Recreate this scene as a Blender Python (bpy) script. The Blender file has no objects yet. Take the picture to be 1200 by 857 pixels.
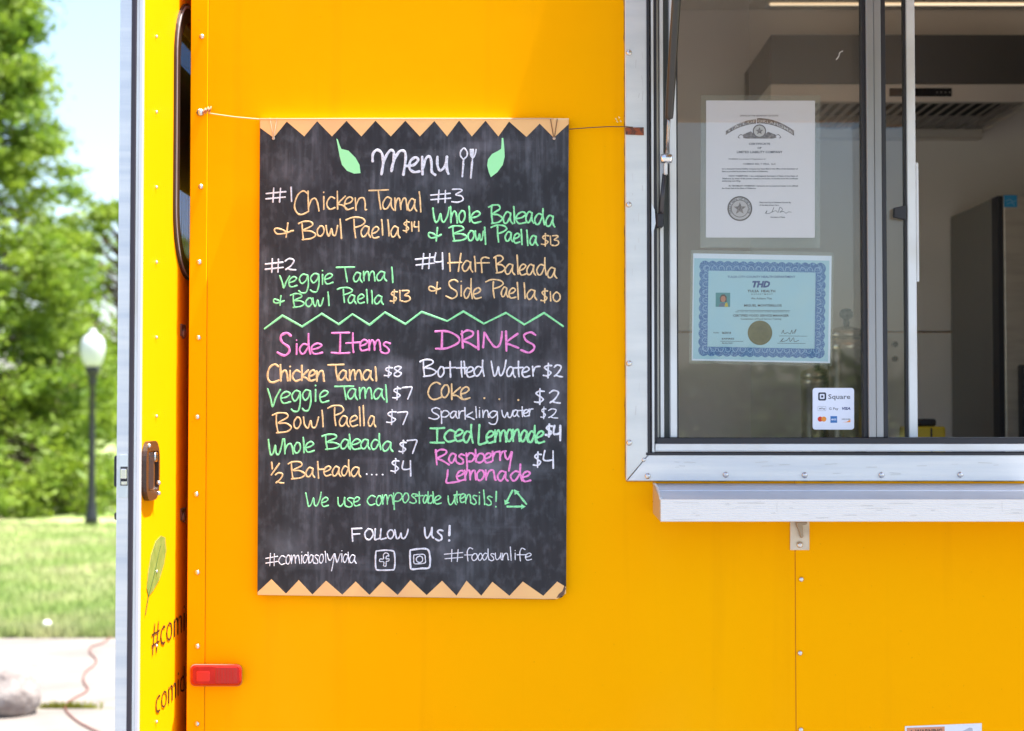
import bpy, bmesh, math, random
from mathutils import Vector, Matrix
random.seed(7)
R = math.radians
scn = bpy.context.scene
col = scn.collection

# ------------------------------------------------------------------ camera
CZ, CD, PITCH, F = 1.70, 3.0, R(1.75), 1800.0
cam = bpy.data.objects.new('camera', bpy.data.cameras.new('camera'))
col.objects.link(cam)
cam.location = (0, -CD, CZ)
cam.rotation_euler = (R(90) + PITCH, 0, 0)
cam.data.sensor_width = 36
cam.data.lens = F / 1200 * 36
cam.data.clip_start = 0.05
cam.data.clip_end = 3000
cam.data.dof.use_dof = True
cam.data.dof.focus_distance = 2.99
cam.data.dof.aperture_fstop = 4.0
scn.camera = cam

# ------------------------------------------------------------------ sky + sun
SUN = Vector((0.33, -0.022, 1.0)).normalized()          # towards the sun
elev = math.asin(SUN.z)
w = bpy.data.worlds.new('World'); scn.world = w; w.use_nodes = True
nt = w.node_tree; nt.nodes.clear()
sky = nt.nodes.new('ShaderNodeTexSky'); sky.sky_type = 'NISHITA'; sky.sun_disc = False
sky.sun_elevation = elev
sky.sun_rotation = math.atan2(SUN.x, SUN.y)
sky.air_density = 1.0; sky.dust_density = 2.2; sky.ozone_density = 1.0
bg = nt.nodes.new('ShaderNodeBackground'); bg.inputs[1].default_value = 0.10
out = nt.nodes.new('ShaderNodeOutputWorld')
nt.links.new(sky.outputs[0], bg.inputs[0]); nt.links.new(bg.outputs[0], out.inputs[0])
sl = bpy.data.lights.new('sun', 'SUN'); sl.energy = 4.2; sl.angle = R(0.53); sl.color = (1, 0.955, 0.88)
so = bpy.data.objects.new('sun', sl); col.objects.link(so)
so.rotation_euler = SUN.to_track_quat('Z', 'Y').to_euler(); so.location = (3, -4, 12)

scn.view_settings.view_transform = 'Standard'
scn.view_settings.look = 'None'
scn.view_settings.exposure = 1.96
scn.view_settings.gamma = 1

# ------------------------------------------------------------------ pixel <-> place
cp, sp = math.cos(PITCH), math.sin(PITCH)
def ray(px, py):
    u = (px - 600) / F; v = (428.5 - py) / F
    return Vector((u, cp - v * sp, sp + v * cp))
def P(px, py, y=0.0):
    d = ray(px, py); t = (y + CD) / d.y
    return Vector((0, -CD, CZ)) + d * t
def G(px, py, z=0.0):
    d = ray(px, py); t = (z - CZ) / d.z
    return Vector((0, -CD, CZ)) + d * t
def DX(px, py, x):
    d = ray(px, py); t = x / d.x
    return Vector((0, -CD, CZ)) + d * t

# ------------------------------------------------------------------ materials
MATS = {}
def mat(name, color, rough=0.5, metal=0.0, noise=None, bump=None, coat=0.0, spec=0.5, trans=None, stretch=(1, 1, 1), sheen=0):
    """noise=(color2, scale, lo, hi)  bump=(scale, strength, distance)"""
    if name in MATS: return MATS[name]
    m = bpy.data.materials.new(name); m.use_nodes = True
    n = m.node_tree; b = n.nodes['Principled BSDF']
    b.inputs['Base Color'].default_value = (*color, 1)
    b.inputs['Roughness'].default_value = rough
    b.inputs['Metallic'].default_value = metal
    b.inputs['Coat Weight'].default_value = coat
    b.inputs['Coat Roughness'].default_value = 0.12
    b.inputs['Specular IOR Level'].default_value = spec
    tc = n.nodes.new('ShaderNodeTexCoord')
    mp = n.nodes.new('ShaderNodeMapping'); mp.inputs['Scale'].default_value = stretch
    n.links.new(tc.outputs['Object'], mp.inputs[0])
    if noise:
        c2, sc, lo, hi = noise
        t = n.nodes.new('ShaderNodeTexNoise'); t.inputs['Scale'].default_value = sc; t.inputs['Detail'].default_value = 6
        r = n.nodes.new('ShaderNodeValToRGB')
        r.color_ramp.elements[0].position = lo; r.color_ramp.elements[0].color = (*color, 1)
        r.color_ramp.elements[1].position = hi; r.color_ramp.elements[1].color = (*c2, 1)
        n.links.new(mp.outputs[0], t.inputs[0]); n.links.new(t.outputs[0], r.inputs[0])
        n.links.new(r.outputs[0], b.inputs['Base Color'])
    if bump:
        sc, st, di = bump
        t = n.nodes.new('ShaderNodeTexNoise'); t.inputs['Scale'].default_value = sc; t.inputs['Detail'].default_value = 4
        bp = n.nodes.new('ShaderNodeBump'); bp.inputs['Strength'].default_value = st; bp.inputs['Distance'].default_value = di
        n.links.new(mp.outputs[0], t.inputs[0]); n.links.new(t.outputs[0], bp.inputs['Height'])
        n.links.new(bp.outputs[0], b.inputs['Normal'])
    MATS[name] = m
    return m

def glass_mat(name, tint, ior=1.5, extra=0.0, haze=0.0):
    m = bpy.data.materials.new(name); m.use_nodes = True
    n = m.node_tree; n.nodes.clear()
    o = n.nodes.new('ShaderNodeOutputMaterial'); mx = n.nodes.new('ShaderNodeMixShader')
    tr = n.nodes.new('ShaderNodeBsdfTransparent'); tr.inputs[0].default_value = (*tint, 1)
    gl = n.nodes.new('ShaderNodeBsdfGlossy'); gl.inputs['Roughness'].default_value = 0.015
    fr = n.nodes.new('ShaderNodeFresnel'); fr.inputs[0].default_value = ior
    ad = n.nodes.new('ShaderNodeMath'); ad.operation = 'MULTIPLY_ADD'; ad.inputs[1].default_value = .9; ad.inputs[2].default_value = extra
    ge = n.nodes.new('ShaderNodeNewGeometry'); mr = n.nodes.new('ShaderNodeMapRange')
    mr.inputs[3].default_value = ior; mr.inputs[4].default_value = 1 / ior      # same slab reflectance from both faces
    n.links.new(ge.outputs['Backfacing'], mr.inputs[0]); n.links.new(mr.outputs[0], fr.inputs[0])
    n.links.new(fr.outputs[0], ad.inputs[0]); n.links.new(ad.outputs[0], mx.inputs[0])
    df = n.nodes.new('ShaderNodeBsdfDiffuse'); df.inputs[0].default_value = (.8, .8, .76, 1)  # pale diffuse haze mixed in; on the pane it imitates reflected sky
    m2 = n.nodes.new('ShaderNodeMixShader'); tn = n.nodes.new('ShaderNodeTexNoise'); tn.inputs['Scale'].default_value = 5; tn.inputs['Detail'].default_value = 6
    tc = n.nodes.new('ShaderNodeTexCoord'); rr = n.nodes.new('ShaderNodeMapRange'); rr.inputs[1].default_value = .35; rr.inputs[2].default_value = .75; rr.inputs[3].default_value = haze * .6; rr.inputs[4].default_value = haze * 1.5
    n.links.new(tc.outputs['Object'], tn.inputs[0]); n.links.new(tn.outputs[0], rr.inputs[0]); n.links.new(rr.outputs[0], m2.inputs[0])
    n.links.new(tr.outputs[0], m2.inputs[1]); n.links.new(df.outputs[0], m2.inputs[2]); n.links.new(m2.outputs[0], mx.inputs[1]); n.links.new(gl.outputs[0], mx.inputs[2]); n.links.new(mx.outputs[0], o.inputs[0])
    MATS[name] = m; return m

YEL = mat('yellow_paint', (0.95, 0.385, 0.0), 0.6, spec=.02, noise=((0.95, 0.43, 0.0), 1.6, .3, .75), bump=(3.5, .06, .02))
def grime(m):
    n = m.node_tree; b = n.nodes['Principled BSDF']; L = n.links
    src = b.inputs['Base Color'].links[0].from_socket
    tc = [x for x in n.nodes if x.type == 'TEX_COORD'][0]
    for sc, st, lo, hi, amt, c in ((16, (1, 1, .05), .56, .80, .22, (.62, .24, .004, 1)), (150, (1, 1, 1), .70, .76, .35, (.45, .20, .02, 1)), (2.0, (1, 1, .6), .50, .80, .16, (.98, .56, .03, 1))):
        mp = n.nodes.new('ShaderNodeMapping'); mp.inputs['Scale'].default_value = st
        t = n.nodes.new('ShaderNodeTexNoise'); t.inputs['Scale'].default_value = sc; t.inputs['Detail'].default_value = 5
        r = n.nodes.new('ShaderNodeMapRange'); r.inputs[1].default_value = lo; r.inputs[2].default_value = hi; r.inputs[4].default_value = amt
        mx = n.nodes.new('ShaderNodeMixRGB'); mx.inputs[2].default_value = c
        L.new(tc.outputs['Object'], mp.inputs[0]); L.new(mp.outputs[0], t.inputs[0]); L.new(t.outputs[0], r.inputs[0]); L.new(r.outputs[0], mx.inputs[0]); L.new(src, mx.inputs[1]); src = mx.outputs[0]
    L.new(src, b.inputs['Base Color'])
grime(YEL)
YELD = mat('yellow_door_paint', (0.95, 0.385, 0.0), 0.5, spec=.08, bump=(3, .08, .02))
ALU = mat('brushed_aluminium', (0.70, 0.70, 0.69), 0.45, 0.5, noise=((0.60, 0.61, 0.61), 5, .35, .7), bump=(60, .12, .002), stretch=(1, 1, 6))
ALUH = mat('brushed_aluminium_long', (0.74, 0.735, 0.745), 0.42, 0.5, noise=((0.55, 0.58, 0.64), 9, .35, .75), bump=(60, .12, .002), stretch=(.25, 1, 6))
ALUS = mat('scuffed_white_aluminium', (0.79, 0.75, 0.725), 0.6, 0.05, noise=((0.70, 0.665, 0.645), 14, .6, .9), bump=(40, .05, .001), stretch=(.5, 1, 7))
ALUD = mat('dull_grey_aluminium', (0.36, 0.36, 0.37), 0.5, 0.6, noise=((0.28, 0.28, 0.28), 8, .4, .7), stretch=(1, 1, .2))
ALUW = mat('pale_aluminium_strip', (0.72, 0.73, 0.74), 0.5, 0.3, noise=((0.6, 0.58, 0.55), 6, .45, .7))
CREAM = mat('cream_vinyl', (0.62, 0.60, 0.52), 0.5, noise=((0.45, 0.46, 0.42), 5, .4, .7))
BLK = mat('black_rubber', (0.018, 0.018, 0.024), 0.55)
BRN = mat('dark_brown_plastic', (0.035, 0.02, 0.016), 0.35, bump=(200, .05, .001))
STEEL = mat('bright_steel', (0.75, 0.75, 0.76), 0.22, 1.0)
GLASS = glass_mat('window_glass', (0.955, 0.955, 0.945), 1.5, 0.0, 0.007)
DGLASS = glass_mat('dark_tinted_glass', (0.9, 0.9, 0.92), 1.45, 0.0)
SLEEVE = glass_mat('clear_plastic_sleeve', (0.93, 0.955, 0.93), 1.3, 0.01, 0.07)

# ------------------------------------------------------------------ mesh helpers
def link(name, me, m=None, parent=None):
    o = bpy.data.objects.new(name, me); col.objects.link(o)
    if m is not None: me.materials.append(m)
    if parent is not None: o.parent = parent
    return o
def thing(name, label, cat, group=None, loc=(0, 0, 0)):
    o = bpy.data.objects.new(name, None); col.objects.link(o); o.location = loc
    o.empty_display_size = .05
    tag(o, label, cat, group); return o
def tag(o, label=None, cat=None, group=None, kind=None):
    if label: o['label'] = label
    if cat: o['category'] = cat
    if group: o['group'] = group
    if kind: o['kind'] = kind
    return o
def offs(parent):
    return Vector(parent.location) if parent is not None and parent.type == 'EMPTY' else Vector((0, 0, 0))
def from_bm(name, bm, m, parent=None, smooth=False):
    me = bpy.data.meshes.new(name)
    d = Vector((0, 0, 0)); p = parent
    while p is not None: d += Vector(p.location); p = p.parent
    bmesh.ops.translate(bm, verts=bm.verts, vec=-d)
    bm.to_mesh(me); bm.free()
    if smooth:
        for f in me.polygons: f.use_smooth = True
    return link(name, me, m, parent)
def add_box(bm, x0, x1, y0, y1, z0, z1, bevel=0.0, seg=1):
    vs = [bm.verts.new((x, y, z)) for x in (x0, x1) for y in (y0, y1) for z in (z0, z1)]
    f = [(0, 1, 3, 2), (4, 6, 7, 5), (0, 4, 5, 1), (2, 3, 7, 6), (0, 2, 6, 4), (1, 5, 7, 3)]
    fs = [bm.faces.new([vs[i] for i in q]) for q in f]
    if bevel > 0:
        es = list({e for q in fs for e in q.edges})
        bmesh.ops.bevel(bm, geom=es, offset=bevel, segments=seg, profile=.5, affect='EDGES')
def box(name, x0, x1, y0, y1, z0, z1, m, parent=None, bevel=0.0, seg=1):
    bm = bmesh.new(); add_box(bm, min(x0, x1), max(x0, x1), min(y0, y1), max(y0, y1), min(z0, z1), max(z0, z1), bevel, seg)
    return from_bm(name, bm, m, parent)
def add_prism(bm, pts, vec):
    """closed polygon of 3-D points extruded along vec"""
    a = [bm.verts.new(p) for p in pts]; b = [bm.verts.new(Vector(p) + Vector(vec)) for p in pts]
    bm.faces.new(a); bm.faces.new(b[::-1]); n = len(a)
    for i in range(n): bm.faces.new((a[i], b[i], b[(i + 1) % n], a[(i + 1) % n]))
def prism(name, pts, vec, m, parent=None, bevel=0.0):
    bm = bmesh.new(); add_prism(bm, pts, vec)
    bmesh.ops.recalc_face_normals(bm, faces=bm.faces)
    if bevel:
        bmesh.ops.bevel(bm, geom=list(bm.edges), offset=bevel, segments=1, affect='EDGES')
    return from_bm(name, bm, m, parent)
def rrect(w, h, r, n=6):
    pts = []
    for cx, cy, a0 in ((w / 2 - r, h / 2 - r, 0), (-w / 2 + r, h / 2 - r, 90), (-w / 2 + r, -h / 2 + r, 180), (w / 2 - r, -h / 2 + r, 270)):
        for i in range(n + 1):
            a = R(a0 + 90 * i / n); pts.append((cx + r * math.cos(a), cy + r * math.sin(a)))
    return pts
def add_ring(bm, outer, inner, vec):
    """frame between two closed loops of equal count (3-D points), extruded"""
    v = Vector(vec); n = len(outer)
    o1 = [bm.verts.new(p) for p in outer]; i1 = [bm.verts.new(p) for p in inner]
    o2 = [bm.verts.new(Vector(p) + v) for p in outer]; i2 = [bm.verts.new(Vector(p) + v) for p in inner]
    for k in range(n):
        j = (k + 1) % n
        bm.faces.new((o1[k], o1[j], i1[j], i1[k])); bm.faces.new((o2[k], i2[k], i2[j], o2[j]))
        bm.faces.new((o1[k], o2[k], o2[j], o1[j])); bm.faces.new((i1[k], i1[j], i2[j], i2[k]))
def add_tube(bm, pts, r, seg=8, cap=True):
    pts = [Vector(p) for p in pts]; rings = []
    up = Vector((0, 0, 1))
    for i, p in enumerate(pts):
        t = (pts[min(i + 1, len(pts) - 1)] - pts[max(i - 1, 0)]).normalized()
        s = t.cross(up)
        if s.length < 1e-3: s = t.cross(Vector((0, 1, 0)))
        s.normalize(); q = s.cross(t).normalized()
        rr = r[i] if isinstance(r, (list, tuple)) else r
        rings.append([bm.verts.new(p + (s * math.cos(2 * math.pi * k / seg) + q * math.sin(2 * math.pi * k / seg)) * rr) for k in range(seg)])
    for a, b in zip(rings, rings[1:]):
        for k in range(seg): bm.faces.new((a[k], a[(k + 1) % seg], b[(k + 1) % seg], b[k]))
    if cap: bm.faces.new(rings[0][::-1]); bm.faces.new(rings[-1])
def tube(name, pts, r, m, parent=None, seg=8):
    bm = bmesh.new(); add_tube(bm, pts, r, seg)
    bmesh.ops.recalc_face_normals(bm, faces=bm.faces)
    return from_bm(name, bm, m, parent, True)
def lathe(name, prof, c, m, parent=None, seg=24, axis='z'):
    """prof = [(r, h)]"""
    bm = bmesh.new(); rings = []
    for r, h in prof:
        ring = []
        for k in range(seg):
            a = 2 * math.pi * k / seg; p = (r * math.cos(a), r * math.sin(a), h)
            if axis == 'y': p = (p[0], -h, p[1])
            if axis == 'x': p = (h, p[0], p[1])
            ring.append(bm.verts.new(Vector(p) + Vector(c)))
        rings.append(ring)
    for a, b in zip(rings, rings[1:]):
        for k in range(seg): bm.faces.new((a[k], a[(k + 1) % seg], b[(k + 1) % seg], b[k]))
    bm.faces.new(rings[0][::-1]); bm.faces.new(rings[-1])
    bmesh.ops.recalc_face_normals(bm, faces=bm.faces)
    return from_bm(name, bm, m, parent, True)
def flat(name, pts, m, parent=None, thick=0.0004, vec=None):
    return prism(name, pts, vec or (0, thick, 0), m, parent)
def crom(pts, n=6, closed=False):
    if len(pts) < 3: 
        a, b = pts; return [(a[0] + (b[0] - a[0]) * i / 4, a[1] + (b[1] - a[1]) * i / 4) for i in range(5)]
    q = [pts[0]] + list(pts) + [pts[-1]]
    o = []
    for i in range(1, len(q) - 2):
        p0, p1, p2, p3 = q[i - 1], q[i], q[i + 1], q[i + 2]
        for k in range(n):
            t = k / n
            o.append(tuple(.5 * ((2 * p1[j]) + (-p0[j] + p2[j]) * t + (2 * p0[j] - 5 * p1[j] + 4 * p2[j] - p3[j]) * t * t + (-p0[j] + 3 * p1[j] - 3 * p2[j] + p3[j]) * t ** 3) for j in (0, 1)))
    o.append(tuple(pts[-1])); return o
def stroke(bm, pts, wpx, y, depth=0.0005, soft=True):
    """a drawn line: pts in photo pixels on the plane y, wpx wide, slightly raised like dried marker"""
    pts = crom(pts) if soft else [p for p in pts]
    w3 = [P(a, b, y) for a, b in pts]
    # drop repeated points
    q = [w3[0]]
    for p in w3[1:]:
        if (p - q[-1]).length > 2e-4: q.append(p)
    if len(q) < 2: q.append(q[0] + Vector((3e-4, 0, 0)))
    w3 = q; n = len(w3); r0 = wpx / F * CD / 2
    rings = []; pr = random.random() * 6
    def ring(p, s, r, d):
        return [bm.verts.new(p + s * (r * cx) + Vector((0, -d * cy, 0))) for cx, cy in ((-1, 0), (-.7, .7), (0, 1), (.7, .7), (1, 0))]
    for i, p in enumerate(w3):
        t = (w3[min(i + 1, n - 1)] - w3[max(i - 1, 0)]).normalized()
        s = Vector((t.z, 0, -t.x)); r = r0 * (1 + .13 * math.sin(i * .9 + pr) + random.uniform(-.06, .06))
        if i == 0: rings.append(ring(p - t * r * .75, s, r * .55, depth * .6))
        rings.append(ring(p, s, r, depth))
        if i == n - 1: rings.append(ring(p + t * r * .75, s, r * .55, depth * .6))
    for a, b in zip(rings, rings[1:]):
        for k in range(4): bm.faces.new((a[k], a[k + 1], b[k + 1], b[k]))

def print_text(name, body, x0, x1, ybase, cap, m, y, parent=None, bend=0.0, shear=0.0, bold=0.0, place=None):
    """flat print in the built-in font, fitted to a pixel box on plane y (place(u,v)->point overrides)"""
    cu = bpy.data.curves.new('print', 'FONT'); cu.body = body; cu.size = 1; cu.offset = bold + .012; cu.shear = shear
    cu.resolution_u = 2
    o = bpy.data.objects.new('print', cu); col.objects.link(o)
    dg = bpy.context.evaluated_depsgraph_get(); dg.update()
    me = bpy.data.meshes.new_from_object(o.evaluated_get(dg)); bpy.data.objects.remove(o)
    xs = [v.co.x for v in me.vertices]; mn, mx = min(xs), max(xs)
    for v in me.vertices:
        u = (v.co.x - mn) / (mx - mn); h = v.co.y / 0.70
        if place: v.co = place(u, h)
        else:
            px = x0 + u * (x1 - x0); b = ybase + bend * (2 * u - 1) ** 2
            v.co = P(px, b - h * cap, y)
    me.name = name
    d = Vector((0, 0, 0)); p = parent
    while p is not None: d += Vector(p.location); p = p.parent
    for v in me.vertices: v.co -= d
    return link(name, me, m, parent)

# ================================================================== THE TRUCK
XL = P(221.5, 428, 0).x            # left corner of the truck
truck = thing('food_truck', 'yellow food truck seen from its serving side with open door at left end', 'food truck')
z_bot, z_top = 0.45, 3.05
X = lambda px, y=0: P(px, 428, y).x
Zc = lambda py, y=0: P(600, py, y).z
WX0, WZ0 = X(758.5), Zc(533)       # window opening, left and bottom
WX1, WZ1 = 1.42, 2.93
TH = 0.035
# side wall: corner strip, large panel (L-shaped round the window), right panel, upper rail
box('corner_strip', XL, X(242), -.003, TH, z_bot, z_top, YEL, truck, .0012)
SX = X(930.5)
ptA = [(X(242.6), z_bot), (SX - .0008, z_bot), (SX - .0008, WZ0), (WX0, WZ0), (WX0, z_top), (X(242.6), z_top)]
prism('side_panel', [(x, 0, z) for x, z in ptA], (0, TH, 0), YEL, truck)
ptB = [(SX + .0008, z_bot), (4.6, z_bot), (4.6, z_top), (WX1, z_top), (WX1, WZ0), (SX + .0008, WZ0)]
prism('side_panel', [(x, -.0012, z) for x, z in ptB], (0, TH, 0), YEL, truck)
prism('upper_rail', [(WX0, 0, WZ1), (WX1, 0, WZ1), (WX1, 0, z_top), (WX0, 0, z_top)], (0, TH, 0), YEL, truck)
# thin dark seam sealant behind the strip edge and the right seam
SEAL = mat('seam_sealant', (0.58, 0.22, 0.004), 0.7)
box('seam', X(242), X(242.6), .0015, TH - .004, z_bot, z_top, SEAL, truck)
box('seam', SX - .0008, SX + .0008, .0012, TH - .004, z_bot, WZ0, SEAL, truck)

# body behind: end wall with doorway, rear wall, roof, floor, inner walls
DEPTH = 1.92
INW = mat('white_wall_lining', (0.74, 0.68, 0.62), 0.38, noise=((0.68, 0.62, 0.56), 3, .4, .75))
CEIL = mat('ceiling_lining', (0.86, 0.78, 0.68), 0.5)
FLR = mat('grey_floor_lining', (0.30, 0.29, 0.28), 0.6, noise=((.22, .21, .2), 30, .4, .6))
zf, zc = 0.62, 2.985
def endwall(y0, y1, z0, z1):
    return box('end_wall', XL, XL + .03, y0, y1, z0, z1, YEL, truck)
endwall(TH, .52, z_bot, z_top); endwall(1.28, DEPTH, z_bot, z_top)
endwall(.52, 1.28, z_bot, zf); endwall(.52, 1.28, 2.68, z_top)
box('rear_wall', XL, 4.6, DEPTH + .001, DEPTH + .04, z_bot, z_top, YEL, truck)
box('end_wall', 4.57, 4.6, TH, DEPTH, z_bot, z_top, YEL, truck)
box('roof', XL - .01, 4.61, -.012, DEPTH + .05, z_top + .001, z_top + .05, ALUW, truck, .004)
box('floor', XL + .031, 4.56, TH + .001, DEPTH - .001, z_bot + .01, zf, FLR, truck)
box('ceiling', XL + .031, 4.56, TH + .001, DEPTH - .001, zc, z_top, CEIL, truck)
YW = 1.86                       # inner face of the far wall
zs = Zc(389, YW)
for (a, b) in ((zf, zs - .0015), (zs + .0015, zc)):
    box('wall_lining', XL + .032, 4.55, YW, YW + .03, a + .001, b - .001, INW, truck)
box('wall_lining', XL + .031, XL + .041, TH + .002, .50, zf, zc, INW, truck)
box('wall_lining', XL + .031, XL + .041, 1.30, YW - .002, zf, zc, INW, truck)
box('wall_lining', 4.54, 4.55, TH + .002, YW - .002, zf, zc, INW, truck)
box('wall_lining', XL + .04, WX0 - .02, TH + .001, TH + .006, zf + .002, zc - .002, INW, truck)
box('wall_lining', WX0 - .018, WX1, TH + .0012, TH + .0062, zf + .002, WZ0 - .03, INW, truck)
box('wall_lining', WX1 + .002, 4.53, TH + .001, TH + .006, zf + .002, zc - .002, INW, truck)
LAMPM = bpy.data.materials.new('warm_strip_light'); LAMPM.use_nodes = True
_b = LAMPM.node_tree.nodes['Principled BSDF']; _b.inputs['Base Color'].default_value = (.8, .7, .55, 1); _b.inputs['Emission Color'].default_value = (1, .80, .56, 1); _b.inputs['Emission Strength'].default_value = .28
cl_ = box('ceiling_light', .80, 3.6, YW - .062, YW - .002, P(1100, 2, YW - .06).z, zc - .001, ALUW, truck, .002)
box('diffuser', .81, 3.59, YW - .075, YW - .0625, P(1100, 6.5, YW - .07).z, zc - .001, LAMPM, cl_, .004, 2)
# wheels and chassis so that the truck stands on something
def wheel(x):
    t = lathe('wheel', [(.12, -.1), (.30, -.11), (.345, -.08), (.35, 0), (.345, .08), (.30, .11), (.12, .1)], (x, .18, .35), BLK, truck, 32, 'y')
    lathe('rim', [(.04, .112), (.19, .10), (.2, .115), (.21, .112), (.21, .10)], (x, .18, .35), STEEL, t, 24, 'y')
for x in (2.2, 3.1): wheel(x)
box('chassis_rail', XL + .1, 4.5, .35, .42, .33, .448, BLK, truck); box('chassis_rail', XL + .1, 4.5, 1.45, 1.52, .33, .448, BLK, truck)

# rivets of the wall
rv = bmesh.new()
bmesh.ops.create_uvsphere(rv, u_segments=12, v_segments=8, radius=.0052)
for v in rv.verts: v.co.y *= .75
proto = bpy.data.meshes.new('rivet'); rv.to_mesh(proto); rv.free()
for f in proto.polygons: f.use_smooth = True
proto.materials.append(mat('rivet_metal', (0.66, 0.63, 0.61), 0.25, 0.92))
def rivet(px, py, y, s=1.0, name='rivet', par=truck, pos=None):
    o = bpy.data.objects.new(name, proto); col.objects.link(o); o.parent = par
    o.location = pos if pos is not None else P(px, py, y); o.scale = (s, s, s); return o
for px, py in ((236.5, 43), (235.3, 219), (233.3, 307.5), (232.6, 396), (231, 489), (230, 579.5), (231.3, 671), (231.3, 757.5), (231, 848.5), (231, 937), (236.5, -44), (236.8, -132)):
    rivet(px, py, -.004)
for px, py in ((939, 679), (937.5, 765.5), (938.5, 855.5), (938.5, 944)):
    rivet(px, py, -.0022)
rivet(750, 680, .004, .01) if False else None

# ---------------------------------------------------------------- window surround (mitred aluminium)
fo_l = lambda py: P(731.2 + py / 857 * 2.6, py, 0).x
OX0, OZ0 = X(732.8), Zc(563.5)
FY = -.012
mL = [(OX0, OZ0), (WX0, WZ0), (WX0, WZ1), (OX0, WZ1 + .045)]
mB = [(OX0 + .002, OZ0), (WX1 + .045, OZ0), (WX1, WZ0), (WX0 + .0012, WZ0)]
mR = [(WX1 + .045, OZ0 + .002), (WX1 + .045, WZ1 + .045), (WX1, WZ1), (WX1, WZ0 + .001)]
mT = [(OX0 + .003, WZ1 + .046), (WX0, WZ1 + .001), (WX1, WZ1 + .001), (WX1 + .045, WZ1 + .046)]
fr = prism('window_surround', [(x, FY, z) for x, z in mL], (0, .0115, 0), ALU, truck, .0012)
for q in (mB, mR, mT):
    prism('window_surround', [(x, FY + .0008, z) for x, z in q], (0, .0107, 0), ALUH, truck, .0012)
FR = bpy.data.objects['window_surround']
box('surround_lip', WX0 - .0005, WX0 + .0045, -.0135, .03, WZ0 + .004, WZ1, BLK, truck)            # outer gasket
box('surround_lip', WX0 - .004, WX1, -.0128, .03, WZ0 - .0005, WZ0 + .0045, BLK, truck)
# screws on the surround
def screw(px, py, y, s=1.15, par=truck):
    b = bmesh.new()
    for r_, h in (): pass
    o = rivet(px, py, y, s, 'screw', par)
    return o
for px, py in ((737, 62), (737, 240), (737.3, 426), (737.5, 519), (850.5, 556.5), (943, 557), (1033, 556.8), (1125.5, 556.5), (1216, 556.5), (759, 558)):
    screw(px, py, FY - .0005)
for px, py in ((754.5, 539),): screw(px, py, FY, .8)
# worn rust-brown tab with the string end
# inner tracks
box('window_track', X(763.2), X(766.2), -.010, .055, WZ0 + .0045, WZ1, ALUW, truck, .0008)
box('window_track', X(767.2), WX1 - .002, -.009, .055, Zc(528.3), Zc(520.2), ALUW, truck, .001)
box('window_track', X(764.2), WX1 - .002, -.0105, .052, Zc(528.9), Zc(528.3), ALUH, truck)
box('window_gasket', X(766.3), X(770.2), -.004, .055, Zc(519), WZ1, BLK, truck, .0005)
box('window_gasket', X(769), WX1 - .004, -.006, .056, Zc(520.1), Zc(513.2), BLK, truck, .0008)
box('inner_track', X(770.4), X(773.4), .012, .06, Zc(513), WZ1, CREAM, truck, .0006)
box('inner_track', X(774.2), X(778.6), .008, .06, Zc(513), WZ1, ALUW, truck, .0006)
GRG = mat('grey_green_vinyl', (0.10, 0.11, 0.10), 0.5)
box('inner_track', X(778.8), X(786.8), .030, .06, Zc(513), WZ1, GRG, truck)
# fixed sash with glass
sash = box('window_sash', X(785.8), X(793.8), .006, .030, Zc(513), WZ1 - .01, ALUW, truck, .0012)
box('sash_seal', X(794), X(795.8), .012, .028, Zc(513), WZ1 - .01, BLK, sash)
box('sash_seal', X(1013.2), X(1017.6), .008, .030, Zc(513), WZ1 - .01, BLK, sash, .0006)
GY = .020
box('glass_pane', X(795.8), X(1013.2), GY, GY + .003, Zc(513), WZ1 - .012, GLASS, sash)
box('sash_rail', X(795.8), X(1013.2), .008, .032, Zc(-1), Zc(-9), BLK, sash) if False else None
box('meeting_stile', X(1017.8), X(1026.4), .000, .030, Zc(513), WZ1 - .01, ALUD, truck, .0012)
box('meeting_stile', X(1026.9), X(1035.6), .003, .033, Zc(513), WZ1 - .01, ALUD, truck, .0012)
box('window_gasket', X(1035.8), X(1041.2), .006, .036, Zc(513), WZ1 - .01, BLK, truck, .0008)
# sliding sash behind, half open
ss = box('sliding_sash', X(1064, .045), X(1074.4, .045), .040, .062, Zc(513, .04), WZ1 - .02, ALUW, truck, .0015)
box('sash_seal', X(1061.6, .045), X(1063.9, .045), .044, .060, Zc(513, .04), WZ1 - .02, BLK, ss)
box('glass_pane', X(880, .05), X(1061.6, .05), .050, .053, Zc(513, .04), WZ1 - .02, GLASS, ss)
box('sash_trim', X(1074.4, .06), X(1077.5, .06), .055, .063, Zc(330, .05), Zc(190, .05), ALUW, ss, .001)
h = [P(1048, 243.5, .032), P(1062, 240.5, .032), P(1062, 257.5, .032), P(1048, 254.5, .032)]
prism('latch', h, (0, .012, 0), BLK, ss, .001)
box('window_track', X(1041.4), WX1 - .004, .038, .066, Zc(513.1) - .004, Zc(513.1) + .0002, ALUD, truck)

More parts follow.
